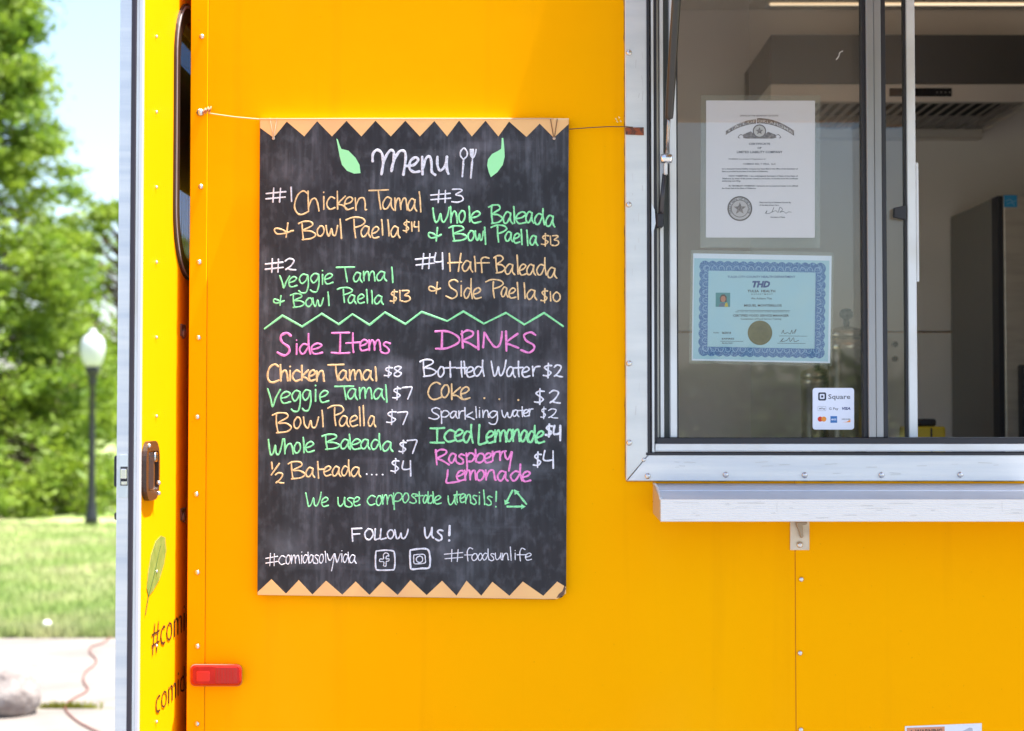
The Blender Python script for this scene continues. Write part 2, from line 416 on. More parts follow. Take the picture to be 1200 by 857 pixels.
# gas strut + its bracket
a0, a1 = P(781, 186, -.022), P(792.5, 0, -.20)
dv = a1 - a0
fold = a0 + dv * (50 / 186)
endp = a0 + dv * 1.95
st = tube('gas_strut', [fold, fold + dv * .004, fold + dv * .05, endp - dv * .1], [.0078, .0082, .0085, .0085], mat('black_strut_tube', (.045, .042, .04), .3, .2), truck, 16)
tube('strut_rod', [a0, fold + dv * .01], .0034, mat('grey_rod', (.42, .38, .36), .25, .9), st, 10)
tube('strut_rod', [endp - dv * .101, endp], .0034, STEEL, st, 10)
tube('strut_lettering', [], .01, BLK) if False else None
lathe('ball_joint', [(.003, -.012), (.0085, -.010), (.010, 0), (.0085, .010), (.003, .012)], P(781, 186, -.02), STEEL, st, 14, 'x')
box('strut_mount', X(778), X(782), -.018, .012, Zc(206), Zc(188), ALUW, truck, .001)
s2 = tube('lower_dark_rod', [P(778.5, 204, -.006), P(776.5, 228, -.006), P(774.4, 252, -.006)], [.004, .0045, .0052], mat('smoked_rod', (.06, .055, .06), .3, .4), truck, 10)  # dark tapered rod running down below the strut mount
box('latch_block', X(769.2), X(777.4), -.014, .012, Zc(267), Zc(251), BLK, truck, .002)
prism('latch_plate', [P(763.6, 238, -.0112), P(767.2, 246, -.0112), P(768.4, 262, -.0112), P(764.4, 278, -.0112), P(763.4, 270, -.0112)], (0, .0015, 0), ALUH, truck)
# raised serving hatch (awning), hinged above the window
slope = (endp.z + .012 - 2.955) / (-endp.y)
AL = .82
hx0, hx1 = X(738), WX1 + .03
hatch = prism('serving_hatch', [(hx0, -.014, 2.955), (hx0, -AL, 2.955 + slope * AL), (hx0, -AL, 2.985 + slope * AL), (hx0, -.014, 2.985)], (hx1 - hx0, 0, 0), YEL, truck)
HL = mat('taupe_hatch_lining', (.40, .35, .30), .6)
prism('hatch_lining', [(hx0 + .02, -.02, 2.9545), (hx0 + .02, -AL + .01, 2.954 + slope * (AL - .01)), (hx0 + .02, -AL + .01, 2.9515 + slope * (AL - .01)), (hx0 + .02, -.02, 2.952)], (hx1 - hx0 - .04, 0, 0), HL, hatch)
box('hatch_hinge', hx0, hx1, -.013, .0, 2.957, 2.99, ALUW, truck)
e2 = endp.copy(); e2.x = hx1 - .05; f2 = a0.copy(); f2.x = hx1 - .05; d2 = e2 - f2
st2 = tube('gas_strut', [f2 + d2 * .14, e2 - d2 * .05], .0085, MATS['black_strut_tube'], truck, 12)
tube('strut_rod', [f2, f2 + d2 * .15], .0034, STEEL, st2, 8); tube('strut_rod', [e2 - d2 * .051, e2], .0034, STEEL, st2, 8)

# ---------------------------------------------------------------- folded serving shelf
zt = Zc(566.6); yF = -.135
sx0b, sx0f = X(766.5), P(774, 590, yF).x
zf1 = P(774, 585.4, yF).z; zf2 = P(774, 611, yF).z; zm = P(772, 574.5, -.06).z
prof = [(-.002, zt), (-.060, zm), (-.0605, zm - .0015), (-.128, zf1 + .001), (yF, zf1), (yF, zf2), (yF + .006, zf2 - .0015), (yF + .006, zf2 + .004), (-.128, zf1 - .006), (-.060, zm - .008), (-.002, zt - .012)]
bm = bmesh.new(); add_prism(bm, [(sx0f, y, z) for y, z in prof], (2.0, 0, 0))
bmesh.ops.recalc_face_normals(bm, faces=bm.faces)
shelf = from_bm('serving_shelf', bm, ALUH, truck)
# fluted front strip
bm = bmesh.new(); n = 9
rows = []
for i in range(n * 2 + 1):
    z = zf1 + (zf2 - zf1) * i / (n * 2); rows.append((yF - (.0032 if i % 2 == 0 else .0022), z))
pts = [(yF - .0002, zf1)] + rows + [(yF - .0002, zf2)]
add_prism(bm, [(sx0f + .0005, y, z) for y, z in pts], (1.995, 0, 0)); bmesh.ops.recalc_face_normals(bm, faces=bm.faces)
from_bm('shelf_edge', bm, ALUS, shelf)
# end cap: side plate, yellow wall reflection painted into its colour, curved bright lip
capq = [(sx0b - .003, -.0005, zt), (sx0f - .0005, yF + .004, zf1 - .001), (sx0f - .0005, yF + .004, zf2), (sx0b - .003, -.0005, zf2 + .006)]
prism('shelf_end', capq, (.0012, 0, 0), mat('yellow_lit_plate', (.62, .5, .36), .45, .5), shelf)
lip = [P(766 + 8 * t ** .6, 567 + 18 * t ** 1.3, -.004 - .13 * t) for t in [i / 8 for i in range(9)]]
tube('shelf_lip', lip, .0024, ALUW, shelf, 8)
rivet(766.5, 588, -.003, .55, 'drain_hole').active_material
# folding leg bracket under the shelf
IVO = mat('ivory_metal', (.66, .58, .48), .45, .25, noise=((.5, .42, .33), 30, .45, .7))
br = prism('shelf_bracket', [P(926, 611, -.003), P(948.6, 611, -.003), P(948.6, 644.8, -.003), P(926, 644.8, -.003)], (0, .002, 0), IVO, truck, .0006)
prism('hook', [P(933, 612, -.014), P(946, 612, -.014), P(945.5, 614.5, -.014), P(940.5, 616, -.014), P(941.5, 630, -.014), P(939, 631, -.014), P(936.5, 622, -.014), P(934, 617, -.014)], (0, .010, 0), mat('tarnished_hook', (.34, .27, .2), .4, .7), br, .0008)
rivet(937.3, 638.5, -.0045, 1.25, 'screw', br)

# ---------------------------------------------------------------- red marker light
RED = mat('red_lens', (0.40, 0.006, 0.005), 0.4, coat=.12, spec=.3, noise=((.50, .012, .01), 60, .45, .7), bump=(120, .15, .002), stretch=(1, 1, .3))
ml = thing('side_marker_light', 'small oblong red marker light low on the yellow wall left of the menu board', 'marker light', loc=P(253, 791, 0))
ml.parent = None
def rr3(cx, cy, wpx, hpx, rpx, y, n=5):
    return [P(cx + u, cy - v, y) for u, v in rrect(wpx, hpx, rpx, n)]
def taper(name, cx, cy, w_, h_, r_, y0, y1, inset, m, par, n=5):
    bm = bmesh.new()
    a = [bm.verts.new(p) for p in rr3(cx, cy, w_, h_, r_, y0, n)]
    mid = [bm.verts.new(p) for p in rr3(cx, cy, w_ - inset * .3, h_ - inset * .3, r_, y0 + (y1 - y0) * .7, n)]
    b = [bm.verts.new(p) for p in rr3(cx, cy, w_ - 2 * inset, h_ - 2 * inset, max(.5, r_ - inset), y1, n)]
    for s, t in ((a, mid), (mid, b)):
        for k in range(len(s)): bm.faces.new((s[k], s[(k + 1) % len(s)], t[(k + 1) % len(s)], t[k]))
    bm.faces.new(b); bm.faces.new(a[::-1]); bmesh.ops.recalc_face_normals(bm, faces=bm.faces)
    return from_bm(name, bm, m, par)
taper('housing', 253.2, 791.5, 61, 26, 6, -.0035, -.012, 1, mat('faded_red_housing', (.45, .12, .10), .5), ml)
ln = taper('lens', 253.4, 791.5, 59.5, 24.5, 6, -.0105, -.030, 2.2, RED, ml)
LN2 = mat('red_reflector', (0.36, 0.008, 0.006), 0.4, bump=(400, .4, .001), coat=.1)
taper('reflector', 265, 791.5, 26, 19, 2, -.0302, -.0312, .6, LN2, ml)
taper('bulb_window', 238, 793, 16, 12, 2, -.0302, -.0308, .6, mat('bright_red_lens', (.55, .012, .01), .3), ml)

for k in range(6): prism('lens_rib', rr3(255 + k * 3.6, 791.5, 1.1, 17, .5, -.0306, 2), (0, -.0008, 0), RED, ml)
# wear: scratches on the shelf edge, wandering sealant bead round the window surround
bm = bmesh.new()
for k in range(34):
    a = random.uniform(780, 1198); b = random.uniform(588, 609); l = random.choice((4, 7, 14, 30))
    stroke(bm, [(a, b), (a + l * .5, b + random.uniform(-.4, .4)), (a + l, b + random.uniform(-.5, .5))], random.uniform(.3, .7), yF - .0030, .0002)
for k in range(2):
    a = random.uniform(790, 1190); stroke(bm, [(a, 588), (a + random.uniform(-1, 1), 600)], .5, yF - .0030, .0002)
o = from_bm('scratches', bm, mat('scratch_grey', (.64, .61, .59), .7), shelf); o['kind'] = 'stuff'
SLT = mat('dirty_sealant', (.24, .13, .05), .8, noise=((.55, .30, .05), 60, .4, .65))
tube('sealant_bead', [P(731.6 + py / 857 * 2.6 + random.uniform(-.5, .5), py, -.001) for py in range(-40, 566, 12)], [random.uniform(.0006, .0017) for _ in range(-40, 566, 12)], SLT, truck, 6)
tube('sealant_bead', [P(px, 563.9 + random.uniform(-.25, .35), -.001) for px in range(734, 1290, 14)], [random.uniform(.0005, .0014) for _ in range(734, 1290, 14)], SLT, truck, 6)
bm = bmesh.new()
for k in range(16):
    a = random.uniform(740, 754); b = random.uniform(10, 500); stroke(bm, [(a, b), (a + random.uniform(-1, 1), b + random.uniform(2, 12))], random.uniform(.3, .8), FY - .0002, .0001)
for k in range(16):
    a = random.uniform(790, 1190); b = random.uniform(541, 560); stroke(bm, [(a, b), (a + random.uniform(3, 18), b + random.uniform(-.8, .8))], random.uniform(.3, .6), FY - .0002, .0001)
o = from_bm('scuff_marks', bm, mat('scuff_grey', (.56, .55, .54), .7), truck); o['kind'] = 'stuff'
# ---------------------------------------------------------------- open door at the left
DXP = -0.6545                   # plane of the door's outer face
door = thing('open_door', 'yellow door swung wide open at the left end with dark rounded window', 'door')
zd0, zd1 = .66, 2.72
def DY(px, py=428): return DX(px, py, DXP).y
dy0 = DY(164.3); dy1 = .50
DT = .040
YDY = YELD
# (the leaf is built below, round its window)
# edge facing the camera: aluminium channel / black gasket / pale trim
xe = lambda px: P(px, 428, dy0).x
box('edge_channel', xe(138), xe(152), dy0 - .003, dy0 + .0015, zd0, zd1, ALUH, door, .0006)
box('edge_gasket', xe(152.2), xe(157.6), dy0 - .0045, dy0 + .0015, zd0, zd1, mat('plum_black_rubber', (.035, .025, .035), .5), door, .0012)
TRM = mat('pale_pink_trim', (.74, .70, .71), .45, .35)
box('edge_trim', xe(157.8), xe(161.2), dy0 - .003, dy0 + .0015, zd0, zd1, ALUW, door, .0005)
box('edge_trim', xe(161.3), DXP + .0022, dy0 - .0038, dy0 + .006, zd0, zd1, TRM, door, .0006)
# latch plate
lp = box('latch_plate', xe(141), xe(151.5), dy0 - .0045, dy0 - .002, P(600, 583, dy0).z, P(600, 533, dy0).z, STEEL and mat('zinc_plate', (.62, .66, .68), .4, .6), door, .0003)
box('strike', xe(143), xe(151.3), dy0 - .0052, dy0 - .004, P(600, 569, dy0).z, P(600, 547, dy0).z, BLK, lp)
box('bolt', xe(144.3), xe(151), dy0 - .012, dy0 - .005, P(600, 561, dy0).z, P(600, 549.5, dy0).z, STEEL, lp, .001)
box('bolt', xe(144.6), xe(151), dy0 - .009, dy0 - .005, P(600, 568, dy0).z, P(600, 564, dy0).z, STEEL, lp, .0005)
# handle on the inside, seen as a black bump
box('inside_handle', xe(133.6), xe(138.2), dy0 + .002, dy0 + .06, P(600, 571, dy0).z, P(600, 534, dy0).z, BLK, door, .004, 2)
box('inside_knob', xe(134), xe(138.2), dy0 + .004, dy0 + .02, P(600, 610, dy0).z, P(600, 601, dy0).z, BRN, door, .003, 2)
def on_door(px, py, out=0.0):
    p = DX(px, py, DXP); p.x = DXP + out; return p
# paddle handle
def dring(y0, y1, z0, z1, r, x, n=6):
    cy, cz = (y0 + y1) / 2, (z0 + z1) / 2
    return [Vector((x, cy + u, cz + v)) for u, v in rrect(abs(y1 - y0), abs(z1 - z0), r, n)]
hy0, hy1 = DY(165.8), DY(181.8)
hz0, hz1 = on_door(174, 586).z, on_door(174, 517).z
bm = bmesh.new()
o1 = dring(hy0, hy1, hz0, hz1, .034, DXP + .001); i1 = dring(hy0 + .018, hy1 - .010, hz0 + .018, hz1 - .018, .008, DXP + .001)
add_ring(bm, o1, i1, (.009, 0, 0)); bmesh.ops.recalc_face_normals(bm, faces=bm.faces)
hd = from_bm('handle', bm, BRN, door)
AMB = mat('amber_brown_recess', (.30, .10, .012), .35)
prism('recess', dring(hy0 + .018, hy1 - .010, hz0 + .018, hz1 - .018, .006, DXP + .0006), (.002, 0, 0), AMB, hd)
prism('paddle', dring(hy0 + .020, hy0 + .058, hz0 + .020, hz1 - .020, .006, DXP + .004), (.006, 0, 0), BLK, hd, .001)
lathe('key_lock', [(.002, .004), (.008, .008), (.0095, .006), (.0095, .002)], (DXP + .004, DY(177.2), on_door(177, 535.5).z), STEEL, hd, 14, 'x')
for pz, py_ in ((522.5, 168.5), (578, 180.5), (566, 180.4)):
    rivet(0, 0, 0, .8, 'screw', hd, Vector((DXP + .010, DY(py_), on_door(py_, pz).z)))
# rivets on the door face
for py in (-45, 43, 131.5, 219.5, 307.5, 395.5, 488, 577.5, 670, 757, 846):
    o = rivet(0, 0, 0, .6, 'rivet', door, on_door(182.6, py, .001))
# window in the door
wy0 = DY(201.2); wy1 = wy0 + .40
wz1, wz0 = on_door(216, 1).z, on_door(217, 327.5).z
io = .045
ya_, yb2, za_, zb2 = wy0 + io, wy1 - io, wz0 + io, wz1 - io
bm = bmesh.new()
o_ = [(dy0 + .002, zd0), (dy1, zd0), (dy1, zd1), (dy0 + .002, zd1)]; i_ = [(ya_, za_), (yb2, za_), (yb2, zb2), (ya_, zb2)]
add_ring(bm, [Vector((DXP, a, b)) for a, b in o_], [Vector((DXP, a, b)) for a, b in i_], (-(DT - .002), 0, 0)); bmesh.ops.recalc_face_normals(bm, faces=bm.faces)
from_bm('door_leaf', bm, YDY, door)
bm = bmesh.new()
o1 = dring(wy0, wy1, wz0, wz1, .13, DXP + .0005, 12); i1 = dring(wy0 + .040, wy1 - .040, wz0 + .036, wz1 - .036, .10, DXP + .0005, 12)
add_ring(bm, o1, i1, (.004, 0, 0)); bmesh.ops.recalc_face_normals(bm, faces=bm.faces)
wf = from_bm('window_frame', bm, BRN, door)
bm = bmesh.new()
add_ring(bm, dring(wy0 + .004, wy1 - .004, wz0 + .004, wz1 - .004, .128, DXP + .0047, 12), dring(wy0 + .009, wy1 - .009, wz0 + .009, wz1 - .009, .122, DXP + .0047, 12), (.0015, 0, 0))
from_bm('frame_bead', bm, mat('grey_bead', (.3, .27, .27), .4), wf)
prism('glass_pane', dring(wy0 + .042, wy1 - .042, wz0 + .038, wz1 - .038, .098, DXP + .0012, 12), (.001, 0, 0), DGLASS, wf)
def dpanel(name, pa, pb, m):
    z_a, z_b = min(on_door(216, pa).z, zb2 - .001), max(on_door(216, pb).z, za_ + .001)
    return box(name, DXP - .022, DXP - .020, ya_ + .001, yb2 - .001, z_b + .0004, z_a - .0004, m, wf)
dpanel('curtain_strip', 8, 38, mat('deep_brown_strip', (.03, .015, .012), .6)); dpanel('tint_film', 38, 68, glass_mat('slate_tint_film', (.33, .42, .52), 1.1)); dpanel('curtain_strip', 68, 86, MATS['deep_brown_strip'])
dpanel('curtain_strip', 86, 218, mat('charcoal_strip', (.05, .05, .055), .6)); dpanel('tint_film', 218, 312, glass_mat('pale_blue_tint_film', (.60, .68, .82), 1.1))
for k in range(14): box('blind_cord', DXP - .019, DXP - .0185, ya_ + .01 + k * .022, ya_ + .0125 + k * .022, za_ + .002, on_door(216, 219).z, mat('grey_cord', (.35, .38, .42), .6), wf)
# lettering and leaf on the door
INK = mat('brown_black_vinyl', (.028, .014, .008), .5)
def door_text(body, px, base_py, capm, width):
    p0 = on_door(px, base_py, .0012)
    return print_text('lettering', body, 0, 0, 0, 0, INK, 0, door, bold=-.024, place=lambda u, h: Vector((DXP + .0014, p0.y + u * width, p0.z + h * capm)))
door_text('#comidasolyvida', 176.8, 765.5, .058, .80 * .94)
door_text('comidasolyvida', 181.6, 838.5, .052, .63)
lf = [(171.5, 690), (173, 672), (176.5, 650), (182, 634), (188, 628), (193, 630), (194.2, 645), (191.5, 662), (186, 680), (179, 692), (173.5, 699)]
prism('leaf_decal', [on_door(a, b, .0006) for a, b in lf], (.0006, 0, 0), mat('olive_vinyl', (.17, .24, .04), .6, noise=((.24, .30, .07), 40, .4, .65)), door)
bm = bmesh.new(); add_tube(bm, [on_door(187, 640, .0013), on_door(180, 672, .0013), on_door(173.5, 697, .0013), on_door(169.5, 721, .0013)], [.0008, .0014, .0012, .0008], 5)
from_bm('leaf_decal', bm, mat('dark_olive_vinyl', (.05, .07, .01), .7, spec=.1), door)
# holdbacks between wall and door, on the truck's end wall
def catch(py):
    p = on_door(213.5, py)
    c = lathe('door_catch', [(.004, 0), (.010, .001), (.011, .004), (.006, .007), (.002, .008)], (DXP + .0002, p.y, p.z), mat('bronze_catch', (.22, .15, .11), .35, .6), door, 14, 'x')
    box('catch_plate', DXP + .0002, DXP + .003, p.y - .02, p.y + .02, p.z - .006, p.z + .018, MATS['bronze_catch'], door, .001)
for py in (391, 606): catch(py)

# ================================================================== things on the glass
PAP = mat('white_paper', (.69, .67, .72), .6)
GYB = GY + .0032
def sheet(name, x0, y0, x1, y1, m, par, yy, tilt=0.0, th=.0003):
    c = ((x0 + x1) / 2, (y0 + y1) / 2)
    q = []
    for a, b in ((x0, y0), (x1, y0), (x1, y1), (x0, y1)):
        da, db = a - c[0], b - c[1]
        q.append(P(c[0] + da * math.cos(tilt) - db * math.sin(tilt), c[1] + da * math.sin(tilt) + db * math.cos(tilt), yy))
    return prism(name, q, (0, th, 0), m, par)
cert = thing('company_certificate', 'white portrait certificate in a clear sleeve taped inside the left glass', 'certificate', loc=P(890, 198, GYB))
sheet('sleeve', 821, 112, 961, 290.5, SLEEVE, cert, GYB + .0022, .003, .0002)
sheet('sheet', 827.4, 118, 955, 278.6, PAP, cert, GYB + .0012, .002)
TY = GYB + .0009
BK = mat('printed_ink', (.05, .045, .05), .6); SEP = mat('sepia_ink', (.09, .06, .05), .6, noise=((.24, .19, .17), 220, .4, .6)); SEP2 = mat('sepia_ink_dark', (.09, .06, .05), .6)
print_text('print', 'OFFICE OF THE SECRETARY OF STATE', 867, 912, 136.6, 1.7, BK, TY, cert)
# arched banner
bm = bmesh.new()
def arch(x0, x1, n, top, bot):
    a = [x0 + (x1 - x0) * i / n for i in range(n + 1)]
    return [P(x, top(x), TY + .0001) for x in a] + [P(x, bot(x), TY + .0001) for x in a[::-1]]
q = lambda x: 17.0 * ((x - 889.6) / 40) ** 2
add_prism(bm, arch(850.5, 886, 10, lambda x: 139.8 + q(x) * .86, lambda x: 145 + q(x) * .82), (0, .0001, 0))
add_prism(bm, arch(887, 930.5, 10, lambda x: 138.6 + q(x) * .82, lambda x: 144.8 + q(x) * .82), (0, .0001, 0))
bmesh.ops.recalc_face_normals(bm, faces=bm.faces); from_bm('print', bm, SEP, cert)
def arch_place(x0, x1, cap, base):
    def f(u, h):
        x = x0 + u * (x1 - x0); return P(x, base + q(x) * .83 - h * cap, TY - .0001)
    return f
print_text('print', 'STATE OF OKLAHOMA', 0, 0, 0, 0, mat('pale_print', (.55, .5, .48), .6), 0, cert, place=arch_place(853, 929, 3.2, 143.6))
def ringpx(name, cx, cy, r0, r1, m, par, y, n=24, th=.0001):
    bm = bmesh.new()
    add_ring(bm, [P(cx + r1 * math.cos(2 * math.pi * k / n), cy + r1 * math.sin(2 * math.pi * k / n), y) for k in range(n)], [P(cx + r0 * math.cos(2 * math.pi * k / n), cy + r0 * math.sin(2 * math.pi * k / n), y) for k in range(n)], (0, th, 0))
    bmesh.ops.recalc_face_normals(bm, faces=bm.faces); return from_bm(name, bm, m, par)
def discpx(name, cx, cy, r, m, par, y, n=24, ry=None, th=.0001):
    return prism(name, [P(cx + r * math.cos(2 * math.pi * k / n), cy + (ry or r) * math.sin(2 * math.pi * k / n), y) for k in range(n)], (0, th, 0), m, par)
prism('print', [P(a, b, TY) for a, b in ((871, 162), (870.5, 158), (875, 156), (880, 154), (884, 158), (896, 158), (900, 154.5), (904, 156), (909, 158), (910, 161.5), (906, 162.6), (875, 162.6))], (0, .0001, 0), SEP, cert)
for s in (-1, 1):
    bm = bmesh.new(); cx = 890
    stroke(bm, [(cx + s * 17, 160), (cx + s * 22, 158), (cx + s * 25, 161), (cx + s * 23, 162)], .8, TY, .0001); from_bm('print', bm, SEP2, cert)
discpx('print', 890, 153.8, 7.6, mat('seal_ground', (.50, .46, .44), .6), cert, TY - .0001)
ringpx('print', 890, 153.8, 6.6, 7.9, SEP2, cert, TY - .0002)
prism('print', [P(890 + (4.6 if k % 2 == 0 else 2.1) * math.sin(k * math.pi / 5), 153.8 - (4.6 if k % 2 == 0 else 2.1) * math.cos(k * math.pi / 5), TY - .0002) for k in range(10)], (0, .0001, 0), SEP, cert)
print_text('print', 'CERTIFICATE', 877.5, 902.5, 169.9, 2.3, BK, TY, cert, bold=.012)
print_text('print', 'OF', 887.6, 892.6, 174.6, 2.2, BK, TY, cert, bold=.012)
print_text('print', 'LIMITED LIABILITY COMPANY', 863.5, 917, 179.6, 2.6, BK, TY, cert, bold=.012)
print_text('print', 'WHEREAS, the Articles of Organization of', 853.5, 897, 187.3, 1.6, BK, TY, cert)
print_text('print', 'COMIDA SOL Y VIDA,  LLC', 871, 909, 193.2, 1.9, BK, TY, cert, bold=.006)
for t_, x0, x1, yb in (
    ('for a domestic limited liability company has been filed in the office of the Secretary of', 846, 935, 198.8),
    ('State as provided by the laws of the State of Oklahoma.', 846, 900, 201.8),
    ('NOW THEREFORE, I, the undersigned, Secretary of State of the State of', 854, 935, 207.2),
    ('Oklahoma, by virtue of the powers vested in me by law, do hereby issue this certificate', 846, 935, 210.2),
    ('evidencing such filing.', 846, 868, 213),
    ('IN TESTIMONY WHEREOF, I hereunto set my hand and cause to be affixed', 854, 935, 218.8),
    ('the Great Seal of the State of Oklahoma.', 846, 886, 221.6),
    ('Filed in the City of Oklahoma City this day', 890, 927, 238.2),
    ('of the date shown here.', 890, 913, 241.3), ('Secretary of State', 903, 920, 255.4)):
    print_text('print', t_, x0, x1, yb, 1.7, BK, TY, cert, bold=.012)
discpx('print', 867, 244.6, 14.0, mat('seal_ground2', (.46, .42, .42), .6), cert, TY, 32)
ringpx('print', 867, 244.6, 13.0, 14.6, SEP2, cert, TY - .0001, 32); ringpx('print', 867, 244.6, 9.6, 10.3, SEP2, cert, TY - .0001, 32)
prism('print', [P(867 + (7.6 if k % 2 == 0 else 3.2) * math.sin(k * math.pi / 5), 244.6 - (7.6 if k % 2 == 0 else 3.2) * math.cos(k * math.pi / 5), TY - .0001) for k in range(10)], (0, .0001, 0), SEP, cert)
print_text('print', 'GREAT SEAL OF THE STATE', 0, 0, 0, 0, BK, 0, cert, bold=.01, place=lambda u, h: P(867 + (10.6 + h * 2) * math.sin((u - .5) * 4.2), 244.6 - (10.6 + h * 2) * math.cos((u - .5) * 4.2), TY - .0002))
bm = bmesh.new()
stroke(bm, [(896.5, 250.5), (899, 247), (898, 250.5), (904, 249), (907, 243), (905, 248.5), (909, 247), (912, 249), (914, 243), (917, 246), (914, 249), (918, 248), (921, 250), (924, 248.5), (927.5, 249)], .55, TY, .0001)
from_bm('signature', bm, BK, cert)

c2 = thing('health_certificate', 'pale blue landscape certificate with scalloped blue border taped inside the glass', 'certificate', loc=P(892, 361, GYB))
sheet('sleeve', 808.5, 294.5, 976, 427.5, SLEEVE, c2, GYB + .0024, .016, .0002)
BLU = mat('pale_blue_paper', (.34, .56, .65), .6, noise=((.37, .57, .63), 20, .4, .7)); LAM = mat('laminate_edge', (.66, .74, .84), .5)
def CP(u, v, y):                 # certificate-plane coordinates: corners of the sheet in the photo
    a = Vector((812.3, 297)); b = Vector((974.6, 300.0)); c = Vector((972.8, 425.8)); d = Vector((810.6, 422.6))
    p = a * (1 - u) * (1 - v) + b * u * (1 - v) + c * u * v + d * (1 - u) * v
    return P(p.x, p.y, y)
prism('laminate', [CP(0, 0, GYB + .0016), CP(1, 0, GYB + .0016), CP(1, 1, GYB + .0016), CP(0, 1, GYB + .0016)], (0, .0003, 0), LAM, c2)
prism('sheet', [CP(.008, .045, GYB + .0013), CP(.985, .045, GYB + .0013), CP(.985, .985, GYB + .0013), CP(.008, .985, GYB + .0013)], (0, .0002, 0), BLU, c2)
TY2 = GYB + .0010
# scalloped border
nU, nV = 16, 11
outer, inner = [], []
def bump_(t, n): return abs(math.sin(math.pi * t * n))
NS = 6
for side in range(4):
    n = nU if side % 2 == 0 else nV
    for k in range(n * NS):
        t = k / (n * NS); e = .012 * bump_(t, n); ev = .016 * bump_(t, n)
        u0, u1, v0, v1 = .058, .948, .082, .942; iu0, iu1, iv0, iv1 = .112, .886, .158, .868
        if side == 0: outer.append((u0 + (u1 - u0) * t, v0 - ev)); inner.append((iu0 + (iu1 - iu0) * t, iv0))
        if side == 1: outer.append((u1 + e, v0 + (v1 - v0) * t)); inner.append((iu1, iv0 + (iv1 - iv0) * t))
        if side == 2: outer.append((u1 - (u1 - u0) * t, v1 + ev)); inner.append((iu1 - (iu1 - iu0) * t, iv1))
        if side == 3: outer.append((u0 - e, v1 - (v1 - v0) * t)); inner.append((iu0, iv1 - (iv1 - iv0) * t))
bm = bmesh.new(); add_ring(bm, [CP(u, v, TY2) for u, v in outer], [CP(u, v, TY2) for u, v in inner], (0, .0001, 0))
bmesh.ops.recalc_face_normals(bm, faces=bm.faces)
def engraved():
    m = mat('engraved_blue', (.085, .16, .38), .6)
    n = m.node_tree; b = n.nodes['Principled BSDF']; tc = [x for x in n.nodes if x.type == 'TEX_COORD'][0]
    v = n.nodes.new('ShaderNodeTexVoronoi'); v.inputs['Scale'].default_value = 95; v.feature = 'F1'
    s = n.nodes.new('ShaderNodeMath'); s.operation = 'SINE'; k = n.nodes.new('ShaderNodeMath'); k.operation = 'MULTIPLY'; k.inputs[1].default_value = 22
    r = n.nodes.new('ShaderNodeValToRGB'); r.color_ramp.elements[0].position = .2; r.color_ramp.elements[0].color = (.05, .14, .33, 1); r.color_ramp.elements[1].color = (.15, .30, .50, 1)
    n.links.new(tc.outputs['Object'], v.inputs['Vector']); n.links.new(v.outputs['Distance'], k.inputs[0]); n.links.new(k.outputs[0], s.inputs[0]); n.links.new(s.outputs[0], r.inputs[0]); n.links.new(r.outputs[0], b.inputs['Base Color'])
    return m
from_bm('border', bm, engraved(), c2)
NAVY = mat('navy_print', (.03, .06, .22), .6)
# little arcs inside the border
bm = bmesh.new()
def cpx(u, v):
    a = (812.3, 297); b = (974.6, 300.0); c = (972.8, 425.8); d = (810.6, 422.6)
    return tuple(a[j] * (1 - u) * (1 - v) + b[j] * u * (1 - v) + c[j] * u * v + d[j] * (1 - u) * v for j in (0, 1))
for k in range(nU):
    for vv, s in ((.12, 1), (.905, -1)):
        u = .075 + (k + .5) * .85 / nU
        stroke(bm, [cpx(u + .020 * math.cos(a), vv + s * .028 - s * .036 * math.sin(a)) for a in (0, .8, 1.57, 2.35, 3.14)], .7, TY2, .0001)
for k in range(nV):
    for uu, s in ((.085, 1), (.918, -1)):
        v = .1 + (k + .5) * .82 / nV
        stroke(bm, [cpx(uu + s * .018 - s * .028 * math.sin(a), v + .026 * math.cos(a)) for a in (0, .8, 1.57, 2.35, 3.14)], .7, TY2, .0001)
from_bm('border', bm, mat('pale_engraving', (.28, .44, .62), .6), c2)
def ct(body, x0, x1, yb, cap, m=BK, **k): return print_text('print', body, x0, x1, yb, cap, m, TY2, c2, **k)
ct('TULSA CITY-COUNTY HEALTH DEPARTMENT', 852.5, 932, 325.8, 2.5, NAVY)
ct('THD', 881.5, 902.5, 336.6, 6.8, NAVY, shear=.25, bold=.045)
ct('TULSA  HEALTH', 876, 908.5, 342.6, 2.7, bold=.012); ct('D E P A R T M E N T', 880.5, 905.5, 345.6, 1.5); ct('We Achieve This', 880, 904.5, 351, 2.2)
ct('MIGUEL MONTERILLOS', 872, 916, 359.4, 2.6, bold=.012)
ct('has met the requirements of this department as a', 862, 925, 366.0, 1.3); ct('CERTIFIED FOOD SERVICE MANAGER', 859, 924.5, 371.2, 2.6, bold=.008)
ct('Completion of Food Service Training', 868, 915.5, 374.8, 1.9)
ct('ISSUED', 836, 842.5, 390.8, 1.4); ct('06/20/18', 846, 856.5, 391.4, 2.4, bold=.01); ct('EXPIRES', 846, 860.5, 398, 1.8, bold=.01); ct('06/20/2021', 846, 859, 403, 1.5)
for a, b, yy in ((913, 946, 393.6), (911, 944, 402.2), (844, 871, 399.8), (864, 926, 363.6)):
    prism('print', [P(a, yy, TY2), P(b, yy + .3, TY2), P(b, yy + .75, TY2), P(a, yy + .45, TY2)], (0, .0001, 0), BK, c2)
bm = bmesh.new()
stroke(bm, [(916, 391), (918, 387), (919, 391), (923, 390), (926, 391.5), (928, 387), (929, 391), (933, 386), (931, 391)], .6, TY2, .0001)
stroke(bm, [(914, 401), (918, 396.5), (916, 400.5), (922, 399), (925, 396), (926, 400.5), (930, 396), (931, 400.6), (936, 399)], .6, TY2, .0001)
from_bm('signature', bm, BK, c2)
